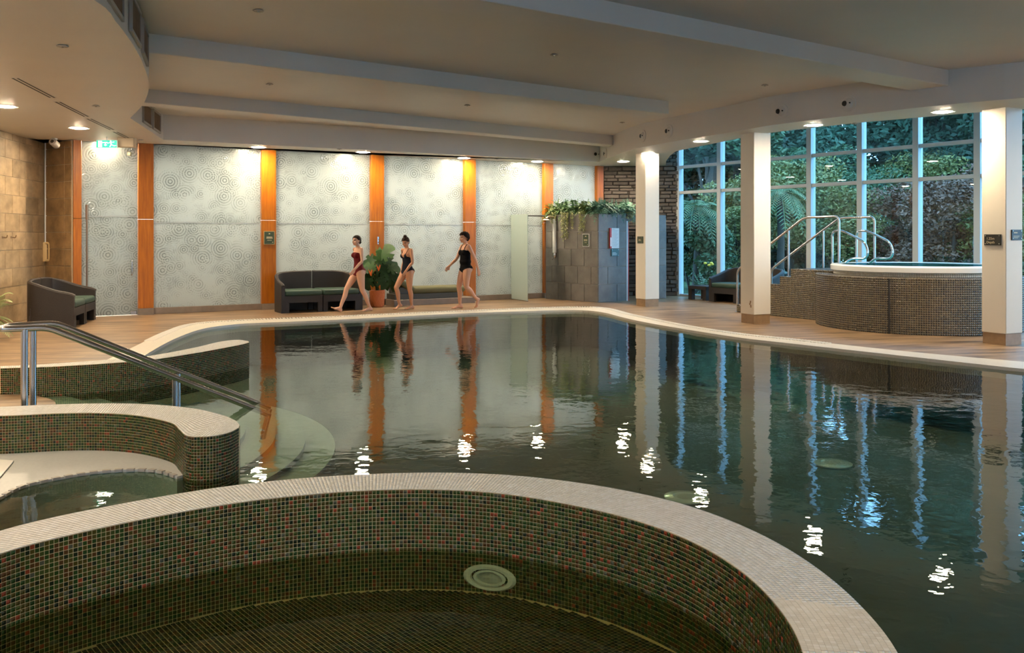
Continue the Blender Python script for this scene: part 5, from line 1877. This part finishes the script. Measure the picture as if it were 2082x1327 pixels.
def person(label, loc, heading, scale, pose, skin, suit_mat, suit_fn, hair_mat, hair_fn, extra=None, look=0.0, nod=0.0):
    t = thing('person', label, 'person', loc, heading, 'women walking along the pool deck')
    t.scale = (scale,) * 3
    mb = MB()
    ln = pose.get('lean', 0.0)
    sh = lambda z: ln * max(0, z - 0.9)
    loft(mb, [(0.775, -0.005, 0, 0.045, 0.05), (0.81, -0.01, 0, 0.09, 0.13), (0.86, -0.018, 0, 0.108, 0.163), (0.92, -0.012, 0, 0.102, 0.160), (0.99, sh(0.99), 0, 0.084, 0.132), (1.06, sh(1.06), 0, 0.077, 0.116),
              (1.14, sh(1.14), 0, 0.084, 0.124), (1.21, sh(1.21) + 0.004, 0, 0.094, 0.138), (1.28, sh(1.28), 0, 0.088, 0.145), (1.335, sh(1.335) - 0.006, 0, 0.070, 0.148), (1.375, sh(1.375) - 0.01, 0, 0.052, 0.115), (1.41, sh(1.41) - 0.006, 0, 0.042, 0.055)])
    for s_ in (-1, 1):
        mb.ball((-0.058, s_ * 0.075, 0.865), (0.075, 0.078, 0.085), 14)
        mb.ball((sh(1.225) + 0.072, s_ * 0.066, 1.222), (0.052, 0.056, 0.056), 12)
        mb.ball((sh(1.36), s_ * 0.150, 1.352), (0.044, 0.048, 0.046), 12)
    hx = sh(1.5) + 0.035
    limb(mb, [(sh(1.38) - 0.012, 0, 1.36), (sh(1.43) + 0.002, 0, 1.43), (hx - 0.004, 0, 1.50)], [0.050, 0.044, 0.046])
    HM = Matrix.Translation((hx, 0, 1.535)) @ Matrix.Rotation(look, 4, 'Z') @ Matrix.Rotation(nod, 4, 'Y')
    hd = MB()
    hd.ball((-0.012, 0, 0.022), (0.092, 0.074, 0.092), 24)
    hd.ball((0.022, 0, -0.030), (0.066, 0.060, 0.074), 20)
    hd.ball((0.056, 0, -0.082), (0.026, 0.026, 0.020), 12)
    limb(hd, [(0.084, 0, 0.012), (0.096, 0, -0.008), (0.104, 0, -0.030)], [0.010, 0.012, 0.014], 8)
    hd.ball((0.079, 0, 0.028), (0.014, 0.046, 0.010), 12)
    for s_ in (-1, 1):
        hd.ball((0.064, s_ * 0.034, -0.024), (0.020, 0.022, 0.020), 10)
        hd.ball((-0.008, s_ * 0.074, -0.006), (0.018, 0.009, 0.028), 10)
    hd.ball((0.080, 0, -0.058), (0.012, 0.024, 0.010), 10)
    mb.add([HM @ Vector(p) for p in hd.v], hd.f)
    arms, legs = [], []
    for s_, key in ((1, 'L'), (-1, 'R')):
        el, wr = Vector(pose['elbow' + key]), Vector(pose['wrist' + key])
        so_ = Vector((sh(1.36), s_ * 0.158, 1.352))
        limb(mb, [so_, so_.lerp(el, 0.4), el, el.lerp(wr, 0.35), wr], [0.043, 0.040, 0.033, 0.034, 0.023])
        dr = (wr - el).normalized() * 0.8 + Vector(pose.get('fingers' + key, (0.1, 0, -0.3)))
        hand(mb, wr, dr, (0.1, -s_, 0.0), 1 if s_ > 0 else -1)
        arms += [(so_ + Vector((0, s_ * 0.03, 0)), el), (el, wr), (wr, wr + dr.normalized() * 0.16)]
        kn, an = Vector(pose['knee' + key]), Vector(pose['ankle' + key])
        hp = Vector((-0.005, s_ * 0.085, 0.84))
        limb(mb, [hp, hp.lerp(kn, 0.45) + Vector((0.008, 0, 0)), kn], [0.094, 0.080, 0.054])
        back = (hp - kn).cross(Vector((0, 1, 0))).normalized()
        cf = kn.lerp(an, 0.34)
        bk = Vector((an.z - kn.z, 0, kn.x - an.x)).normalized()
        if bk.x > 0:
            bk = -bk
        limb(mb, [kn, cf + bk * 0.014, kn.lerp(an, 0.7), an], [0.052, 0.053, 0.040, 0.031])
        foot(mb, an, pose['heel' + key], pose['ball' + key], pose['toe' + key])
    tmp = link('body', mb.mesh('body', skin), None)
    md = tmp.modifiers.new('fuse', 'REMESH')
    md.mode = 'VOXEL'
    md.voxel_size = 0.0075
    ms = tmp.modifiers.new('soften', 'SMOOTH')
    ms.factor = 0.5
    ms.iterations = 4
    dg = bpy.context.evaluated_depsgraph_get()
    me = bpy.data.meshes.new_from_object(tmp.evaluated_get(dg))
    bpy.data.objects.remove(tmp)
    nv, nf = len(me.vertices), len(me.polygons)
    co = np.empty(nv * 3, np.float32)
    me.vertices.foreach_get('co', co)
    co = co.reshape(-1, 3)
    no = np.empty(nv * 3, np.float32)
    me.vertices.foreach_get('normal', no)
    no = no.reshape(-1, 3)
    fc = np.array([list(p.vertices)[:4] if len(p.vertices) == 4 else list(p.vertices) + [p.vertices[-1]] for p in me.polygons], dtype=np.int32)
    cen = co[fc].mean(axis=1)
    hl = np.array(HM.inverted())
    ch = cen @ hl[:3, :3].T + hl[:3, 3]
    me.materials.clear()
    for q in (skin, 'eye_dark', 'lip'):
        me.materials.append(MATS[q])
    mi = np.zeros(nf, np.int32)
    x, y, zz = ch.T
    fr_ = x > 0.05
    mi[fr_ & (np.abs(np.abs(y) - 0.030) < 0.012) & (np.abs(zz - 0.006) < 0.006)] = 1
    mi[fr_ & (np.abs(np.abs(y) - 0.030) < 0.017) & (np.abs(zz - 0.030) < 0.004)] = 1
    mi[(x > 0.065) & (np.abs(y) < 0.022) & (np.abs(zz + 0.058) < 0.0085)] = 2
    me.polygons.foreach_set('material_index', mi)
    me.polygons.foreach_set('use_smooth', np.ones(nf, bool))
    me.name = 'body'
    link('body', me, t)
    # nearest limb test keeps the suit off the arms

    def seg_d(P, a, b):
        a, b = np.array(a), np.array(b)
        ab = b - a
        k = np.clip(((P - a) @ ab) / (ab @ ab), 0, 1)
        return np.linalg.norm(P - a - k[:, None] * ab, axis=1)
    da = np.min([seg_d(cen, a, b) for a, b in arms], axis=0)
    torso = da > 0.062

    def shell(name, mask, off, m_):
        f = fc[mask]
        if not len(f):
            return None
        ids, inv_ = np.unique(f, return_inverse=True)
        return link(name, np_mesh(name, co[ids] + no[ids] * off[ids][:, None], inv_.reshape(-1, 4), m_, None, True), t)
    off = np.full(nv, 0.006)
    if extra and 'loose' in extra:
        w = np.clip((co[:, 2] - 0.95) / 0.06, 0, 1) * np.clip((1.24 - co[:, 2]) / 0.2, 0, 1)
        off = off + 0.028 * w
    suit = shell('swimsuit', suit_fn(cen, torso), off, suit_mat)
    hv = co @ hl[:3, :3].T + hl[:3, 3]
    nz = np.sin(hv[:, 0] * 190) * np.sin(hv[:, 1] * 170 + 1) * np.sin(hv[:, 2] * 180)
    amp = extra.get('curl', 0.003) if extra else 0.003
    hr = shell('hair', hair_fn(ch), 0.012 + (extra or {}).get('puff', 0.0) + amp * nz, hair_mat)
    if extra and 'bun' in extra:
        bx = MB()
        c = HM @ Vector(extra['bun'])
        bx.ball(c, (0.042, 0.042, 0.036), 14)
        bx.tube([c + Vector((0.03 * math.cos(a), 0.03 * math.sin(a), 0.012 * math.sin(3 * a))) for a in np.linspace(0, 2 * PI, 12, endpoint=False)], 0.014, 6, closed=True)
        bx.build('hair_bun', hair_mat, hr, True)
    if extra and 'straps' in extra:
        for pth in extra['straps']:
            MB().tube(smooth3([Vector(q) for q in pth], 4), 0.006, 6).build('strap', suit_mat, suit, True)
    return t


HEAD = math.atan2(-WD.y, -WD.x)      # they walk along the glass wall towards the left


def leg_line(c, z0, k):
    return c[:, 2] > z0 + k * np.abs(c[:, 1])


hair_back = lambda h: (h[:, 2] > -0.075) & ((h[:, 0] < 0.0 + 0.9 * (h[:, 2] - 0.0)) | (h[:, 2] > 0.062)) & (h[:, 0] < 0.075) & ~((np.abs(h[:, 1]) > 0.055) & (h[:, 2] < 0.012) & (h[:, 0] > -0.028))
# woman in dark red
person('woman in a dark red strapless swimsuit striding with one heel down', at(729, 633), HEAD + 0.12, 0.99,
       dict(lean=0.03, kneeL=(-0.05, 0.085, 0.455), ankleL=(-0.235, 0.075, 0.085), heelL=(-0.275, 0.075, 0.034), ballL=(-0.105, 0.08, 0.026), toeL=(-0.045, 0.085, 0.018),
            kneeR=(0.255, -0.07, 0.495), ankleR=(0.405, -0.06, 0.090), heelR=(0.392, -0.06, 0.036), ballR=(0.53, -0.065, 0.085), toeR=(0.60, -0.07, 0.115),
            elbowL=(0.03, 0.215, 1.10), wristL=(0.20, 0.205, 0.925), fingersL=(0.15, -0.05, -0.35), elbowR=(-0.13, -0.205, 1.11), wristR=(-0.17, -0.20, 0.89)),
       'skin_pale', 'suit_red', lambda c, t: t & (c[:, 2] < 1.268 + 0.25 * (c[:, 0] - 0.03)) & leg_line(c, 0.775, 0.85) & (np.abs(c[:, 1]) < 0.19), 'hair_dark', hair_back,
       dict(bun=(-0.092, 0, -0.035), puff=0.002), look=0.30, nod=0.0)
# woman in the dark one-piece looking down
person('woman in a dark slate V-neck swimsuit looking down as she walks', at(828, 628.5), HEAD + 0.25, 0.97,
       dict(lean=0.02, kneeL=(-0.005, 0.085, 0.455), ankleL=(-0.07, 0.08, 0.085), heelL=(-0.11, 0.08, 0.034), ballL=(0.06, 0.085, 0.026), toeL=(0.115, 0.09, 0.018),
            kneeR=(0.255, -0.08, 0.50), ankleR=(0.165, -0.075, 0.125), heelR=(0.115, -0.075, 0.085), ballR=(0.255, -0.08, 0.026), toeR=(0.315, -0.085, 0.018),
            elbowL=(0.02, 0.215, 1.08), wristL=(0.155, 0.17, 0.90), fingersL=(0.12, -0.1, -0.4), elbowR=(-0.06, -0.205, 1.09), wristR=(0.0, -0.215, 0.86)),
       'skin_tan', 'suit_slate', lambda c, t: t & leg_line(c, 0.775, 0.75) & (np.abs(c[:, 1]) < 0.19) & ((c[:, 2] < 1.19) | ((c[:, 0] > 0.0) & (c[:, 2] < 1.29) & (np.abs(c[:, 1]) > (c[:, 2] - 1.15) * 0.55) & (np.abs(c[:, 1]) < 0.125 - (c[:, 2] - 1.19) * 0.55))),
       'hair_brown', hair_back, dict(bun=(-0.035, 0, 0.128), puff=0.003, straps=[[(0.085, s * 0.072, 1.28), (0.05, s * 0.082, 1.35), (0.0, s * 0.085, 1.392), (-0.05, s * 0.08, 1.34), (-0.085, s * 0.07, 1.24), (-0.09, s * 0.06, 1.17)] for s in (-1, 1)]), look=0.35, nod=0.45)
# woman in black
person('woman in a black swimsuit with thin straps stepping off her back foot', at(946, 627.5), HEAD + 0.02, 1.03,
       dict(lean=-0.01, kneeL=(0.02, 0.085, 0.475), ankleL=(-0.235, 0.08, 0.215), heelL=(-0.285, 0.08, 0.20), ballL=(-0.235, 0.085, 0.055), toeL=(-0.195, 0.09, 0.022),
            kneeR=(0.115, -0.08, 0.470), ankleR=(0.085, -0.075, 0.085), heelR=(0.045, -0.075, 0.034), ballR=(0.215, -0.08, 0.026), toeR=(0.275, -0.085, 0.018),
            elbowL=(-0.12, 0.225, 1.08), wristL=(-0.19, 0.23, 0.86), fingersL=(-0.05, 0, -0.5), elbowR=(0.10, -0.21, 1.08), wristR=(0.285, -0.2, 0.925), fingersR=(0.2, 0, -0.3)),
       'skin_fair', 'suit_black', lambda c, t: t & (c[:, 2] < 1.262 + 0.12 * (c[:, 0])) & leg_line(c, 0.785, 0.62) & (np.abs(c[:, 1]) < 0.20), 'hair_dark',
       lambda h: (h[:, 2] > -0.055) & ((h[:, 0] < 0.0 + 0.8 * (h[:, 2] - 0.0)) | (h[:, 2] > 0.055)),
       dict(loose=1, curl=0.014, puff=0.016, straps=[[(0.085, s * 0.08, 1.25), (0.055, s * 0.086, 1.34), (0.0, s * 0.09, 1.392), (-0.05, s * 0.085, 1.34), (-0.085, s * 0.075, 1.23)] for s in (-1, 1)]), look=0.05, nod=0.05)


# ================================================================== garden outside the windows
ground = fill_poly('ground', [tuple((V0 + VD * 18 + VN * 0.15).xy), (45, 8), (60, 60), (0, 60), (-2, 30), tuple((V0 - VD * 0.5 + VN * 0.15).xy)], [], -0.12, 'grass')
tag(ground, 'mown lawn of the garden outside the windows', 'lawn', kind='structure')


def leaf_cloud(blobs, n, size, r_):
    """n folded leaves scattered near the skin of ellipsoid blobs (x, y, z, rx, ry, rz)"""
    B = np.array(blobs, float)
    vol = (B[:, 3] * B[:, 4] * B[:, 5]) ** (2 / 3)
    k = r_.choice(len(B), n, p=vol / vol.sum())
    d = r_.normal(size=(n, 3))
    d /= np.linalg.norm(d, axis=1, keepdims=True)
    rad = 0.55 + 0.5 * r_.random((n, 1)) ** 0.6
    c = B[k, :3] + d * rad * B[k, 3:]
    a = r_.normal(size=(n, 3))
    a[:, 2] *= 0.6
    a /= np.linalg.norm(a, axis=1, keepdims=True)
    b = np.cross(a, r_.normal(size=(n, 3)))
    b /= np.linalg.norm(b, axis=1, keepdims=True)
    s_ = size * (0.6 + 0.8 * r_.random((n, 1)))
    V = np.stack([c - a * s_, c + b * s_ * 0.42, c + a * s_, c - b * s_ * 0.42], axis=1).reshape(-1, 3)
    return V, np.arange(n * 4).reshape(-1, 4)


def tree(name, label, cat, x, y, h, spread, m_, n, size, seed, group, trunk=True, low=0.35, weep=False):
    r_ = np.random.default_rng(seed)
    rr = random.Random(seed)
    t = thing(name, label, cat, (x, y, -0.12), 0, group)
    blobs = []
    for k in range(15):
        a = rr.uniform(0, 2 * PI)
        q = rr.uniform(0.1, 0.8) * spread
        z = rr.uniform(low, 0.86) * h
        s_ = spread * rr.uniform(0.32, 0.52)
        blobs.append((q * math.cos(a), q * math.sin(a), z, s_, s_, s_ * rr.uniform(0.5, 0.8)))
    V, Q = leaf_cloud(blobs, n, size, r_)
    link('foliage', np_mesh('foliage', V, Q, m_), t)['kind'] = 'stuff'
    mb = MB()
    top = 0.75 * h
    lean = rr.uniform(-0.08, 0.08) * h
    tp_ = [(0, 0, 0), (lean * 0.4, 0, top * 0.4), (lean, 0.05, top)]
    r0_ = 0.02 * h + 0.03
    if trunk:
        mb.tube(tp_, [r0_, r0_ * 0.7, r0_ * 0.25], 8)
    for b in blobs[:8]:
        z0 = min(b[2] * 0.55, top * 0.8)
        mb.tube([(lean * 0.4 * z0 / (top * 0.4 + 1e-6) * 0.5, 0, z0 * (0.9 if trunk else 0.1)), (b[0] * 0.5, b[1] * 0.5, (z0 + b[2]) / 2), (b[0], b[1], b[2])], [r0_ * 0.25, r0_ * 0.16, 0.008], 6)
    mb.build('trunk' if trunk else 'branches', 'bark', t, True)
    return t


def gpos(px, Y):
    return ((px - CX) / F * Y, Y)


back = [(1368, 46, 11.0, 3.4, 'tree_deep'), (1962, 43, 11.5, 3.6, 'tree_teal'), (1335, 35, 8.5, 2.8, 'tree_deep'), (1425, 34, 8.0, 2.6, 'tree_deep'), (1510, 35, 8.5, 2.6, 'tree_green'), (1380, 40, 9.5, 3.2, 'tree_green'), (1470, 43, 10.5, 3.4, 'tree_teal'), (1560, 40, 9.5, 3.2, 'tree_deep'), (1640, 41, 10.5, 3.3, 'tree_teal'), (1730, 40, 10.0, 3.3, 'tree_teal'),
        (1815, 39, 10.5, 3.3, 'tree_deep'), (1905, 38, 10.0, 3.3, 'tree_teal'), (1995, 37, 9.5, 3.2, 'tree_teal'), (2090, 35, 9.5, 3.2, 'tree_deep')]
where = ['farthest behind the corner window', 'farthest above the tub', 'beside the slate corner', 'seen through the corner window', 'seen beside the near column', 'behind the slate corner window', 'behind the second window bay', 'behind the column by the tub', 'behind the stair rails', 'behind the grab rails', 'behind the middle of the tub', 'above the right half of the tub', 'left of the depth sign column', 'at the right edge']
kinds = {'tree_green': 'mid-green', 'tree_teal': 'blue-green', 'tree_deep': 'dark green'}
for i, (px, Y, h, s_, m_) in enumerate(back):
    x, y = gpos(px, Y)
    tree('garden_tree', 'tall %s tree at the back of the garden %s' % (kinds[m_], where[i]), 'tree', x, y, h + 5.5, s_, m_, 28000, 0.155, 20 + i, 'trees at the back of the garden', low=0.06)
mid = [(1400, 28.5, 3.0, 1.2, 'tree_deep', 'dark leafy shrub outside the corner window'), (1445, 27, 2.2, 1.0, 'tree_green', 'rounded green shrub outside behind the window sofa'), (1500, 29, 4.0, 1.6, 'tree_olive', 'yellow-green small tree outside behind the near column'),
       (1610, 31, 5.0, 1.9, 'tree_olive', 'olive small tree outside behind the stair rail'), (1690, 30, 4.0, 1.6, 'tree_olive', 'bushy olive tree outside behind the grab rails'), (1775, 32, 4.8, 1.9, 'tree_green', 'green small tree outside left of the red maple'),
       (1845, 29, 3.6, 1.7, 'tree_maple', 'red-leaved maple outside left of the window post'), (1935, 27, 4.0, 1.9, 'tree_maple', 'large red-leaved maple outside above the hot tub'), (2030, 27, 3.6, 1.6, 'tree_olive', 'olive shrub outside behind the depth sign column'),
       (1640, 35, 6.0, 2.2, 'tree_green', 'mid-height green tree outside behind the stair top'), (1870, 35, 5.6, 2.2, 'tree_olive', 'mid-height olive tree outside behind the maples'), (2090, 30, 5.0, 1.8, 'tree_green', 'green tree outside at the right picture edge')]
for i, (px, Y, h, s_, m_, lb) in enumerate(mid):
    x, y = gpos(px, Y)
    tree('garden_shrub', lb, 'shrub', x, y, h, s_, m_, 9000, 0.068, 60 + i, 'small trees and shrubs in the garden', trunk=h > 3.4, low=0.22)
# weeping palm-leaved clump and a yellow-flowered plant
for px, Y, h, lb in ((1585, 27.5, 3.1, 'drooping palm outside behind the stair rail'), (1415, 27.0, 2.6, 'spiky palm outside the slate corner window')):
    x, y = gpos(px, Y)
    t = thing('garden_palm', lb, 'palm', (x, y, -0.12), 0, 'garden palms')
    MB().tube([(0, 0, 0), (0.05, 0, h * 0.5), (0.0, 0, h)], [0.14, 0.11, 0.09], 10).build('trunk', 'bark', t, True)
    mb = MB()
    for k in range(26):
        az = 2 * PI * k / 26 + random.uniform(-0.1, 0.1)
        frond(mb, (0, 0, h), az, random.uniform(0.9, 1.5), random.uniform(-0.1, 0.9), random.uniform(0.6, 1.5), 0.30, 0.02, 18)
    mb.build('fronds', 'tree_palm', t)
x, y = gpos(1437, 25.6)
t = thing('flowering_plant', 'low plant with yellow flowers just outside the corner window', 'plant', (x, y, -0.12))
mb = MB()
for k in range(26):
    az = random.uniform(0, 2 * PI)
    frond(mb, (0, 0, 0), az, random.uniform(0.3, 0.7), random.uniform(0.6, 1.2), random.uniform(0.2, 0.6), 0.10, 0.03, 9)
mb.build('leaves', 'tree_green', t)
for k in range(4):
    c = Vector((random.uniform(-0.12, 0.16), -0.25, 0.92 + random.uniform(-0.06, 0.1)))
    MB().ball(c, (0.05, 0.03, 0.035), 8).build('flower', 'petal_yellow', t, True)
